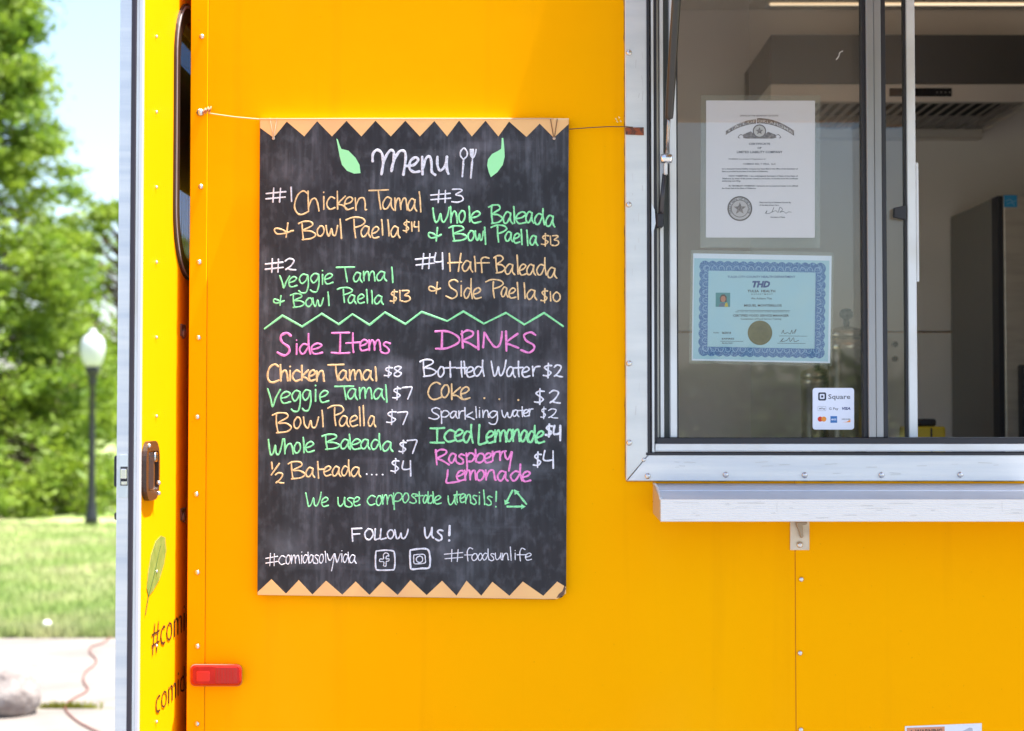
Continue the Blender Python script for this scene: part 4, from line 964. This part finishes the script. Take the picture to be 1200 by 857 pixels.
TEXT = """
w 2.6 A 50 100|#:72,208,463 1:240,256,458
o 2.6 A 88 140|C:272,372,548,163 h:366,442,525,140 i:462,490,512 c:496,556,512 k:572,640,510,125 e:618,688,515 n:697,778,518
o 2.6 A 88 135|T:792,930,512,135 a:888,968,515 m:975,1062,520 a:1066,1130,525 l:1140,1166,530,140
o 2.6 A 60 105|&:125,262,712,105
o 2.6 A 72 130|B:298,418,728,130 o:428,484,702 w:492,574,700 l:584,608,718,135
o 2.6 A 78 140|P:635,768,715,145 a:735,808,708 e:812,868,716 l:876,896,695,110 l:920,942,702,115 a:945,1012,710
o 2.4 A 40 80|$:1035,1080,672,80 1:1088,1102,668,65 4:1110,1146,668,70
w 2.6 B 50 95|#:158,304,490,92 3:312,398,488,98
g 3.0 B 85 115|W:168,292,638,112 h:303,354,640,122 o:362,416,636 l:434,450,632,115 e:452,530,640
g 3.0 B 85 125|B:586,685,645,138 a:690,762,645 l:766,782,645,125 e:785,866,645 a:858,918,642 d:922,998,655,120 a:1005,1076,668
g 3.0 B 60 100|&:138,234,778,105
g 3.0 B 70 110|B:293,422,775,112 o:430,482,770 w:486,548,770 l:550,568,798,125
g 3.0 B 72 120|P:604,718,782,125 a:706,764,778 e:768,818,790 l:820,838,802,112 l:862,880,806,112 a:888,948,805
o 2.4 B 40 80|$:975,1032,808,85 1:1036,1050,800,62 3:1054,1106,808,75
w 2.6 C 50 100|#:68,202,185,100 2:206,292,170,85
g 2.6 C 75 95|V:176,248,302,98 e:240,306,293 g:316,392,276 g:402,472,270 i:482,502,275 e:504,570,270
g 2.6 C 72 108|T:592,730,255,108 a:720,786,258 m:795,882,250 a:890,968,250 l:998,1018,262,115
g 2.6 C 40 70|&:128,208,432,76
g 2.6 C 62 100|B:255,357,445,102 o:366,422,438 w:420,498,436 l:526,546,432,100
g 2.6 C 64 105|P:600,712,408,110 a:680,742,416 e:750,804,414 l:812,830,414,102 l:850,866,416,98 a:875,942,422
o 2.6 C 45 85|$:993,1048,408,90 1:1058,1072,395,75 3:1078,1142,402,82
w 2.6 D 55 110|#:46,186,158,112 4:183,248,162,122
o 2.6 D 80 120|H:284,386,178,132 a:388,468,180 l:474,494,182,115 f:498,592,188,115
o 2.6 D 80 125|B:622,705,190,128 a:706,778,202 l:790,808,198,140 e:810,866,205 a:864,932,205 d:938,1012,206,130 a:1018,1090,228
o 2.6 D 45 80|&:140,230,345,88
o 2.6 D 80 140|S:270,362,378,138 i:372,392,360 d:400,464,380,148 e:468,532,380
o 2.6 D 74 130|P:565,692,375,135 a:676,730,368 e:733,788,376 l:792,810,385,125 l:842,860,380,118 a:865,942,386
o 2.6 D 45 80|$:973,1024,405,95 1:1036,1050,398,70 0:1060,1116,402,72
p 4.0 E 76 150|S:158,262,232,165
p 3.1 E 76 150|i:288,312,222 d:318,402,222,150 e:405,494,220
p 3.1 E 78 150|I:558,690,215,152 t:665,768,210,145 e:765,832,195 m:835,922,196 s:925,998,215
o 3.3 E 76 120|C:84,170,430,132 h:180,236,420,120 i:243,260,418 c:268,330,420 k:338,398,418,112 e:388,444,418 n:448,508,424
o 3.0 E 76 110|T:532,652,415,115 a:610,682,418 m:692,782,415 a:788,866,416 l:876,896,422,105
w 2.6 E 40 75|$:950,1010,390,75 8:1018,1080,388,75
g 2.8 E 85 140|V:84,180,612,142 e:180,258,586 g:263,334,578 g:342,410,572 i:430,450,570 e:468,540,578
g 2.8 E 82 95|T:582,722,558,98 a:675,752,558 m:765,858,552 a:868,948,558 l:952,974,578,128
w 2.6 E 45 85|$:1012,1074,555,88 7:1084,1154,555,88
o 2.6 F 80 145|B:122,262,238,150 o:278,338,202 w:352,464,200 l:482,502,190,120
o 2.6 F 78 140|P:530,650,185,150 a:614,688,190 e:692,756,188 l:760,776,185,140 l:788,804,185,150 a:828,886,190
w 2.4 F 45 90|$:966,1042,170,100 7:1048,1120,175,92
g 2.8 F 75 115|W:88,198,402,122 h:210,276,392,110 o:280,334,385 l:344,360,382,112 e:362,434,378
g 2.8 F 74 112|B:490,616,360,112 a:624,698,358 l:686,702,358,110 e:704,778,358 a:774,844,358 d:848,924,360,118 a:934,1014,374
w 2.6 F 45 90|$:1058,1116,385,88 7:1118,1190,388,98
o 2.6 F 40 50|1:106,130,505,52 /:114,172,548,84
o 2.6 F 40 80|2:138,206,610,78
o 2.6 F 72 120|B:238,362,578,128 a:368,434,564 l:450,468,572,122 -:462,506,552 e:500,558,556 a:562,628,558 d:630,694,556,118 a:702,776,562
w 2.6 F 40 60|.:812,828,545 .:850,864,548 .:884,900,548 .:928,944,548
w 2.6 F 50 100|$:998,1062,530,98 4:1082,1148,555,112
p 3.6 G 60 135|D:163,344,188,137 R:360,476,180,132 1:480,498,192,142 N:524,672,178,120 K:690,796,205,152 S:810,932,215,152
w 2.8 G 76 125|B:46,168,398,128 o:180,236,400 t:236,316,402,118 t:322,402,402,118 l:374,394,378,95 e:398,458,402 d:452,534,396,122
w 2.8 G 76 120|W:584,702,396,122 a:702,770,400 t:762,830,400,118 e:820,884,402 r:898,964,396
w 2.8 G 50 95|$:983,1052,402,100 2:1058,1130,402,92
o 2.8 G 92 120|C:108,208,570,128 o:205,276,556 k:286,368,572,118 e:354,428,570
o 3.4 G 60 60|.:528,542,565 .:642,656,572 .:784,802,580
w 2.8 G 50 100|$:916,996,605,110 2:1022,1114,602,98
w 2.3 H 55 85|S:116,202,140,88 p:204,270,130 a:274,334,132 r:338,388,130 k:388,458,140,90 l:466,480,128,85 i:490,508,126 n:524,572,126 g:572,642,132 w:668,754,126
w 2.3 H 52 75|a:750,798,120 t:798,848,120,75 e:832,874,118 r:874,908,112
w 2.1 H 40 70|$:966,1006,132,82 2:1014,1094,132,72
g 3.6 H 88 120|I:124,230,318,112 c:230,316,310 e:308,378,306 d:372,448,318,138
g 3.6 H 88 120|L:488,560,328,147 e:548,614,318 m:616,702,310 o:702,752,306 n:752,808,306 a:808,872,312 d:866,928,318,132 e:928,992,318
w 3.6 H 50 95|$:1000,1054,268,88 4:1060,1116,302,115
p 3.3 H 72 100|R:163,270,485,116 a:264,332,472 s:330,388,478 p:398,464,470 b:468,538,468,100 e:534,592,470 r:594,652,456 r:650,702,452 y:690,748,460
p 3.3 H 76 110|L:244,346,622,100 e:322,388,606 m:388,472,602 o:474,542,602 n:544,624,602 a:634,714,608 d:732,822,608,128 e:822,890,612
w 2.8 H 55 110|$:908,972,500,108 4:984,1064,510,132
g 2.3 I 88 130|W:68,226,248,145 e:228,302,245
g 2.3 I 90 90|u:394,478,245 s:472,552,250 e:548,618,242
g 2.3 I 95 95|c:688,772,232 o:778,838,236 m:840,948,225 p:952,1042,205 o:1042,1114,206 s:1116,1196,214
g 2.4 J 76 105|t:52,128,200,110 a:126,178,200 b:172,222,200,110 l:212,232,198,108 e:232,298,205
g 2.4 J 82 105|u:362,440,212 t:412,476,195,108 e:470,524,192 n:524,580,200 s:580,634,208 i:644,664,210 l:686,712,212,138 s:716,776,216
g 2.6 J 60 140|!:796,824,232,145
w 2.6 K 40 80|F:668,744,178,92 O:762,824,165,75 L:832,870,165,76 L:872,916,162,74 O:922,970,158,62 W:972,1070,160,68
w 3.0 L 90 100|u:132,212,190 s:228,298,212
w 4.0 L 60 120|!:334,364,214,130
w 1.65 K 60 90|#:68,152,350,88 c:158,208,340 o:208,246,336 m:248,308,335 i:314,328,335 d:328,372,332,78 a:370,408,332 s:406,442,334 o:444,478,330 l:480,496,326,78 y:500,556,325 v:554,592,325 i:596,610,325 d:610,654,328,74 a:656,704,332
w 1.7 L 60 100|#:308,470,400,108 f:482,558,395,118 o:544,602,390 o:600,644,388 d:638,698,386,98 s:702,748,390 u:754,814,384 n:816,872,386 l:880,898,390,118 i:918,938,384 f:944,1018,395,112 e:1016,1074,386
"""
for line in TEXT.strip().split('\n'):
    head, toks = line.split('|'); c, wd, cr, xh, cap = head.split(); ox, oy, sc = CROPS[cr]; wd = float(wd); xh = float(xh); cap = float(cap)
    bm = bmesh.new()
    for tk in toks.split():
        ch, rest = tk[0], tk[2:]
        v = [float(q_) for q_ in rest.split(',')]; cp_ = v[3] if len(v) > 3 else cap
        xa, xb, base = v[:3]; xb = xb - (xb - xa) * .08 if ch == 'o' else xb; narrow = ch in 'l1i!'
        tall = cp_ if len(v) > 3 or ch not in 'i' else xh * 1.9
        lo = xh if ch not in 'CTBPSWVHIDRNKLFO#$&1234078!/' else tall / 2
        def mp_(p):
            x, y = p
            yy = y * lo if y <= 1 else lo + (y - 1) * (tall - lo)
            if ch == 'i' and y > 1: yy = xh * (1 + (y - 1) * .8)
            return (ox + (xa + x * (xb - xa)) / sc, oy + (base - yy) / sc)
        for s in GL[ch]:
            stroke(bm, [mp_((p[0] + random.uniform(-.02, .02), p[1] + random.uniform(-.02, .02))) for p in s], wd * .68, YT)
    from_bm('handwriting', bm, INKS[c], board)
# heading M e n u, spoon and fork, leaves
def draw(name, c, wd, cr, lines, soft=True):
    ox, oy, sc = CROPS[cr] if cr else (0, 0, 1); bm = bmesh.new()
    for l in lines: stroke(bm, [(ox + a / sc, oy + b / sc) for a, b in l], wd * .88, YT, soft=soft)
    return from_bm(name, bm, INKS[c], board)
draw('handwriting', 'w', 3.4, 'A', [[(820, 175), (822, 125), (850, 96), (885, 120), (893, 190), (882, 268)], [(886, 240), (905, 160), (940, 102), (968, 110), (966, 180), (952, 245)], [(952, 230), (975, 160), (1010, 105), (1045, 108), (1052, 160), (1036, 270)],
    [(1060, 208), (1110, 200), (1140, 165), (1120, 148), (1085, 175), (1080, 225), (1110, 250), (1150, 246)]])
draw('handwriting', 'w', 3.4, 'B', [[(93, 150), (96, 282)], [(98, 240), (120, 165), (150, 150), (162, 200), (165, 262), (190, 285)], [(206, 150), (206, 210), (225, 252), (262, 220), (276, 150)], [(276, 150), (276, 240), (288, 278)]])
draw('cutlery_drawing', 'w', 2.0, 'B', [[(400, 172), (378, 145), (378, 112), (402, 88), (424, 112), (424, 145), (400, 172), (395, 200)], [(400, 175), (396, 240), (390, 298)], [(450, 97), (452, 135), (466, 158), (482, 140), (492, 97)], [(470, 97), (468, 155)], [(460, 97), (462, 140)], [(466, 160), (460, 235), (453, 308)]])
draw('cutlery_drawing', 'w', 2.6, 'B', [[(398, 205), (390, 298)], [(463, 190), (453, 308)]])
for cr, pts in (('A', ((565, 15), (575, 22), (588, 62), (601, 88), (650, 100), (700, 150), (728, 200), (735, 258), (690, 262), (640, 242), (604, 200), (588, 140), (577, 80))),
                ('B', ((682, 12), (693, 12), (699, 60), (702, 105), (704, 150), (690, 210), (650, 265), (601, 302), (586, 265), (574, 215), (580, 170), (610, 130), (660, 104), (677, 92), (680, 55)))):
    ox, oy, sc = CROPS[cr]
    flat('leaf_drawing', [P(ox + a / sc, oy + b / sc, YT - .0006) for a, b in pts], mat('pale_green_marker', (.36, .86, .42), .65), board, .0005)
zz = [(310, 385.5), (331, 370), (354, 383), (377, 367.8), (397, 380.3), (413, 368.3), (433, 381), (451, 366.3), (475, 380), (494, 365.7), (524, 376.5), (543, 365), (567, 379.5), (593, 366.7), (614.5, 380.5), (637.5, 366.8), (660, 382.5)]
zl = []
for a, b in zip(zz, zz[1:]): zl.append([a, b])
draw('zigzag_line', 'g', 2.6, None, zl, True)
draw('recycling_arrows', 'g', 2.6, 'J', [[(965, 80), (925, 155), (908, 190)], [(1095, 208), (1045, 145), (1000, 90)], [(915, 230), (990, 231), (1060, 230)]])
for tri in (((888, 165), (940, 195), (892, 215)), ((978, 68), (1030, 92), (985, 122)), ((1048, 206), (1088, 230), (1045, 256))):
    ox, oy, sc = CROPS['J']; flat('recycling_arrows', [P(ox + a / sc, oy + b / sc, YT - .0006) for a, b in tri], INKS['g'], board, .0004)
draw('social_icon', 'w', 2.0, 'K', [[(845, 246), (900, 240), (960, 244), (973, 262), (977, 320), (972, 370), (955, 378), (900, 380), (852, 378), (842, 360), (840, 300), (843, 250)]])
draw('social_icon', 'w', 1.3, 'K', [[(896, 348), (898, 322), (870, 318), (872, 302), (896, 300), (896, 272), (912, 258), (930, 266), (934, 280)], [(934, 282), (920, 280), (914, 300), (934, 300), (932, 316), (916, 320), (914, 350), (898, 350)]])
draw('social_icon', 'w', 2.4, 'L', [[(6, 300), (60, 290), (130, 286), (165, 300), (178, 350), (180, 420), (165, 456), (100, 460), (20, 466), (8, 440), (4, 370), (4, 305)]])
draw('social_icon', 'w', 1.4, 'L', [[(36, 342), (85, 336), (130, 340), (138, 375), (136, 410), (90, 418), (42, 416), (36, 380), (36, 345)], [(88, 350), (62, 366), (62, 394), (88, 408), (112, 394), (112, 364), (90, 350)]])

# ---------------------------------------------------------------- string that holds the board
SY = YB - .003
STR = mat('pale_cotton_string', (.70, .50, .33), .8); STB = mat('brown_wire', (.16, .07, .03), .5)
cord = thing('hanging_string', 'thin string tied across the wall from a left hand knot to the window frame', 'string', loc=P(240, 132, -.006))
tube('left_run', [P(244, 132.6, -.010), P(252, 134, -.011), P(275, 137.2, -.013), P(304, 139.8, SY)], .00115, STR, cord, 6)
tube('board_run', [P(304, 139.8, SY), P(400, 139.2, SY), P(500, 139.1, SY), P(649, 139.2, SY)], .0011, STR, cord, 6)
tube('right_run', [P(667, 151.6, YB + .002), P(690, 149.8, -.012), P(712, 148.6, -.013), P(733, 148.6, FY - .002), P(742, 149.4, FY - .002)], .001, STB, cord, 6)
def loop(px, m):
    tube('loop', [P(px - 4.2, 138.8, YB + .002), P(px - 4, 140, SY), P(px - .6, 160, SY + .001), P(px, 162.3, SY), P(px + .8, 159.5, SY + .001), P(px + 3.6, 141, SY), P(px + 4, 138.8, YB + .002)], .0008, m, cord, 6)
loop(320.6, STR); loop(649.2, STB)
for px in (320.6, 649.4): lathe('eyelet', [(.0016, .0), (.0030, .0008), (.0030, .0014), (.0014, .0016)], P(px, 162.4, YB - .0008), mat('eyelet_tan', (.62, .48, .38), .4, .5), board, 10, 'y')
# knot + rivet at the left
KN = mat('clay_orange_knot', (.60, .27, .13), .7, noise=((.28, .10, .05), 260, .45, .6))
rivet(234.6, 132, -.006, 1.5, 'screw', truck)
bm = bmesh.new()
for k in range(9):
    c = P(238.6 + k * 1.0, 131.6 - (k % 3) * .9 + random.uniform(-.6, .6) - k * .25, -.008)
    add_tube(bm, [c + Vector((-.001, -.001, -.005 + .001 * (k % 2))), c + Vector((.0012, -.004, 0)), c + Vector((.0008, .001, .005))], .0013, 6)
from_bm('knot', bm, KN, cord)
# rust brown amber reflector tab on the surround
RT = mat('rust_amber', (.28, .055, .008), .4, noise=((.06, .02, .012), 120, .42, .6), bump=(200, .6, .002))
prism('rusty_tab', [P(732.5, 149.6, FY - .0035), P(754.4, 149.2, FY - .0035), P(754.6, 158.4, FY - .0035), P(733, 157.6, FY - .0035)], (0, .003, 0), RT, truck, .0006)
# small pale scratch on glass & chips in paint
SC = mat('white_scratch', (.6, .58, .55), .7)
bm = bmesh.new(); stroke(bm, [(980, 70), (983, 66), (984, 62), (987.5, 60)], 1.2, GY - .0003, .0002); from_bm('glass_scratch', bm, SC, truck)
bm = bmesh.new()
for a, b in ((721.5, 139), (725, 137), (723, 142), (727, 141.5)): stroke(bm, [(a, b), (a + .9, b + 1.4)], 1.4, -.0003, .0002)
from_bm('paint_chips', bm, mat('chip_pale', (.95, .62, .25), .6), truck)

# ================================================================== OUTSIDE GROUND
DIMG = mat('bounce_dimming_grey', (.15, .147, .145), .9, noise=((.20, .195, .19), 4, .4, .7), bump=(90, .5, .006))
CON = mat('pale_concrete', (.215, .185, .165), .85, noise=((.155, .135, .12), 2.2, .38, .66), bump=(60, .25, .004))
GRS = mat('lawn_grass', (.22, .31, .08), .9, noise=((.40, .39, .20), .8, .42, .68), bump=(30, .8, .03))
g0 = G(0, 745).y; g1 = G(137, 749).y
def sheet_ground(name, pts, z, m, kind='structure'):
    bm = bmesh.new(); bm.faces.new([bm.verts.new((x, y, z)) for x, y in pts])
    bmesh.ops.recalc_face_normals(bm, faces=bm.faces)
    for f in bm.faces:
        if f.normal.z < 0: f.normal_flip()
    o = from_bm(name, bm, m); o['kind'] = kind; return o
sheet_ground('ground', [(-1500, -1500), (1500, -1500), (1500, 1500), (-1500, 1500)], -.02, GRS)
pav = G(0, 830).y
def slab(x0, x1, y0, y1, name='pavement'):
    o = box(name, x0, x1, y0, y1, -.12, 0, CON, None, .008); o['kind'] = 'structure'; return o
slab(-24, 24, pav + .015, g0 - .12); slab(-24, 24, 3.2, pav - .015)
o = box('bounce_dimming_ground', -24, 24, -38, 3.19, -.14, -.004, DIMG); o['kind'] = 'structure'  # unseen dark ground, added to lower the bounce light on the truck wall
JO = mat('joint_soil', (.26, .23, .12), .9, noise=((.2, .24, .06), 9, .4, .6))
jo = box('pavement_joint', -24, 24, pav - .0145, pav + .0145, -.1, -.006, JO); jo['kind'] = 'structure'
# grass blades
bm = bmesh.new()
def blade(x, y, hgt, zz=-.02):
    a = random.uniform(0, 6.28); w_ = random.uniform(.006, .014); l = random.uniform(-.03, .03)
    bm.faces.new((bm.verts.new((x - w_ * math.cos(a), y - w_ * math.sin(a), zz)), bm.verts.new((x + w_ * math.cos(a), y + w_ * math.sin(a), zz)), bm.verts.new((x + l, y + l, zz + hgt))))
for k in range(26000):
    y = g0 - .1 + random.random() ** 1.6 * 12; d = y + 3
    x = d * random.uniform(-.38, -.235); blade(x, y, random.uniform(.03, .10))
for k in range(2500):
    x = random.uniform(-5.5, -2.8); blade(x, g0 - .115 + random.uniform(-.02, .1), random.uniform(.05, .14))
go = from_bm('grass', bm, mat('grass_blade', (.25, .34, .09), .8, noise=((.44, .42, .22), .9, .4, .65))); tag(go, 'short bright green lawn grass beyond the pavement', 'grass', kind='stuff')
# weeds in the joint
wd_ = thing('weed_tuft', 'yellow green weeds growing from the pavement joint beside the cord', 'weed', loc=(G(80, 829).x, pav, 0))
bm = bmesh.new()
cx, cy = wd_.location.x, pav
for k in range(240):
    x = cx + random.gauss(0, .10); a = random.uniform(0, 6.28); hh = random.uniform(.015, .05); rr_ = random.uniform(.01, .03)
    bm.faces.new((bm.verts.new((x - .006, cy, -.004)), bm.verts.new((x + .006, cy, -.004)), bm.verts.new((x + rr_ * math.cos(a), cy + rr_ * math.sin(a), hh))))
from_bm('leaves', bm, mat('weed_green', (.22, .24, .02), .8), wd_)['kind'] = 'stuff'

# rock on the pavement
rk = bmesh.new(); bmesh.ops.create_icosphere(rk, subdivisions=4, radius=1)
from mathutils import noise as mn
pr = G(-2, 842)
for v in rk.verts:
    n_ = mn.noise(v.co * 1.3) * .16 + mn.noise(v.co * 4) * .04
    c = v.co * (1 + n_); v.co = Vector((c.x * .20, c.y * .17, max(c.z, -.72) * .175)) + Vector((pr.x, pr.y + .15, .125))
rock = from_bm('boulder', rk, mat('pale_limestone', (.30, .27, .255), .9, noise=((.19, .16, .15), 12, .4, .7), bump=(25, .6, .02)), None, True)
tag(rock, 'pale rounded boulder sitting on the concrete at the lower left edge', 'rock')
ps = bmesh.new(); bmesh.ops.create_icosphere(ps, subdivisions=2, radius=.034); pc = G(55, 738)
for v in ps.verts: v.co = Vector((v.co.x, v.co.y, v.co.z * .85)) + Vector((pc.x, pc.y, .045))
tag(from_bm('white_stone', ps, mat('white_stone', (.85, .84, .82), .7), None, True), 'tiny white stone lying in the grass at the pavement edge', 'stone')
# extension cord
cpts = [(150, 730), (138, 738), (127, 750), (118, 755.5), (107, 759), (105.5, 766), (112, 773), (112, 779), (101, 788), (97.5, 797), (100, 804), (103, 808.5), (98, 814), (86, 820), (77, 827), (77.5, 834), (86, 843), (98, 851), (115, 859.5), (135, 868), (160, 878)]
cpp = crom(cpts, 5)
cord2 = tube('extension_cord', [(lambda q_: q_ + Vector((0, 0, .006)))(G(a, b)) for a, b in cpp], .0062, mat('rust_brown_cord', (.14, .045, .03), .6), None, 6)
tag(cord2, 'rust coloured cord snaking over the concrete towards the grass', 'cord')

# ================================================================== LAMP POST
lb = G(107, 615)
lamp = thing('street_lamp', 'black lamp post with a white acorn globe standing in front of the green tree', 'street lamp', loc=(lb.x, lb.y, -.02))
def lz(py): 
    t_ = (lb.y + CD); return P(107, py, lb.y).z
POST = mat('black_lamp_post', (.010, .012, .015), .5)
bx, by = lb.x, lb.y
lathe('post', [(.10, -.02), (.10, .10), (.085, .16), (.065, .3), (.055, .45), (.048, 1.4), (.042, lz(452)), (.07, lz(449)), (.05, lz(445)), (.09, lz(438)), (.12, lz(432)), (.10, lz(430))], (bx, by, 0), POST, lamp, 16)
globe = [(.10, lz(430)), (.15, lz(424)), (.18, lz(413)), (.185, lz(407)), (.17, lz(400)), (.12, lz(394)), (.065, lz(391.5)), (.055, lz(389)), (.06, lz(387.5)), (.02, lz(385.5))]
lathe('globe', globe, (bx, by, 0), mat('white_globe', (.50, .52, .56), .4), lamp, 20)

# ================================================================== TREES
def leaf_mat(name, c1, c2):
    m = mat(name, c1, .6, noise=(c2, 1.1, .38, .66)); n = m.node_tree
    b = n.nodes['Principled BSDF']; o = [x for x in n.nodes if x.type == 'OUTPUT_MATERIAL'][0]
    tr = n.nodes.new('ShaderNodeBsdfTranslucent'); mx = n.nodes.new('ShaderNodeMixShader'); mx.inputs[0].default_value = .45
    r = [x for x in n.nodes if x.type == 'VALTORGB'][0]; n.links.new(r.outputs[0], tr.inputs[0])
    n.links.new(b.outputs[0], mx.inputs[1]); n.links.new(tr.outputs[0], mx.inputs[2]); n.links.new(mx.outputs[0], o.inputs[0]); return m
LEAF = leaf_mat('bright_needles', (.115, .205, .018), (.28, .37, .035)); LEAF2 = leaf_mat('mid_leaves', (.13, .22, .02), (.30, .38, .05)); BARK = mat('brown_bark', (.13, .09, .06), .9, noise=((.08, .05, .04), 12, .4, .6), bump=(30, .8, .03))
def tree(name, x, y, H, rad, label, m, nc=230, nl=70, zb=.3, shape=1.0, size=.11, group='trees on the lawn', top=0.0):
    t = thing(name, label, 'tree', group, (x, y, -.02))
    bm = bmesh.new()
    add_tube(bm, [(x, y, -.05), (x + .03, y, H * .3), (x - .04, y + .03, H * .7), (x, y, H * .96)], [.17 * H / 10, .12 * H / 10, .06 * H / 10, .01], 10)
    cl = []
    for k in range(nc):
        z = zb + (H - zb) * (random.random() ** 1.35); f = (z - zb) / (H - zb)
        rmax = rad * ((1 - f) ** .72 if shape == 1 else math.sqrt(max(0.02, 1 - (2 * f - 1) ** 2))) * random.uniform(.82, 1.12)
        a = random.uniform(0, 6.283); rr_ = rmax * random.uniform(.35, 1) ** .6
        c = Vector((x + rr_ * math.cos(a), y + rr_ * math.sin(a), z - .12 * rr_))
        cl.append((c, rmax))
        if k % 2 == 0:
            add_tube(bm, [(x, y, max(.2, z - .1 - .25 * rr_ if shape != 1 else z)), ((x + c.x) / 2, (y + c.y) / 2, z + .03), tuple(c)], [.03, .02, .006], 5, False)
    tk_ = from_bm('trunk', bm, BARK, t, True)
    bm = bmesh.new()
    for c, rm in cl:
        cr_ = random.uniform(.22, .55) * (.6 + .25 * min(rm, 3) / 2)
        for k in range(nl):
            d = Vector((random.gauss(0, .5), random.gauss(0, .5), random.gauss(0, .28)))
            p = c + d * cr_; s = random.uniform(.5, 1.2) * size
            u = Vector((random.gauss(0, 1), random.gauss(0, 1), random.gauss(0, .6))).normalized(); v = u.cross(Vector((random.gauss(0, 1), random.gauss(0, 1), random.gauss(0, 1)))).normalized()
            bm.faces.new((bm.verts.new(p - u * s), bm.verts.new(p + v * s * .35), bm.verts.new(p + u * s), bm.verts.new(p - v * s * .35)))
    from_bm('crown', bm, m, t); return t
d1 = 27.0
tx = (-62 - 600) / F * d1
tree('cypress_tree', tx, d1 - 3, 12.8, 3.45, 'tall bright green feathery conical tree filling the left edge of the picture', LEAF, 1250, 95, .12, 1, .10)
tree('cypress_tree', (140 - 600) / F * 33, 30, 6.1, 2.3, 'smaller bright green tree partly hidden behind the open door', LEAF, 240, 90, 1.5, 2, .11)
tree('shade_tree', -14.5, 27, 9, 3.4, 'broad green tree standing left of the tall conical one', LEAF2, 200, 70, 1.0, 2, .13)
tree('shade_tree', -7.0, 48, 6, 3.5, 'distant green tree beyond the lawn behind the door', LEAF2, 120, 60, .3, 2, .16)
# woodland far behind and across the added dark ground (seen in the window glass)
def wood(name, label, f, n, m):
    bm = bmesh.new()
    for k in range(n):
        c, cr_ = f()
        for j in range(26):
            d = Vector((random.gauss(0, .5), random.gauss(0, .5), random.gauss(0, .4))) * cr_; p = c + d; s = random.uniform(.25, .55)
            u = Vector((random.gauss(0, 1), random.gauss(0, 1), random.gauss(0, .7))).normalized(); v = u.cross(Vector((random.gauss(0, 1), random.gauss(0, 1), random.gauss(0, 1)))).normalized()
            bm.faces.new((bm.verts.new(p - u * s), bm.verts.new(p + v * s * .5), bm.verts.new(p + u * s), bm.verts.new(p - v * s * .5)))
    o = from_bm(name, bm, m); tag(o, label, 'trees', kind='stuff')
wood('distant_woodland', 'hazy green line of distant trees at the horizon beyond the lawn', lambda: (lambda a: (Vector((a, 95 + random.uniform(-4, 4), random.uniform(0, 3.6))), random.uniform(1, 2)))(random.uniform(-170, 80)), 1900, LEAF2)
DK = leaf_mat('dark_leaves', (.045, .085, .015), (.09, .14, .03))
wood('opposite_woodland', 'dark tree line across the dark ground mirrored in the window glass', lambda: (lambda a: (Vector((a, -62 + random.uniform(-3, 3), random.uniform(0, 3.2))), random.uniform(1, 1.8)))(random.uniform(-90, 95)), 1300, DK)
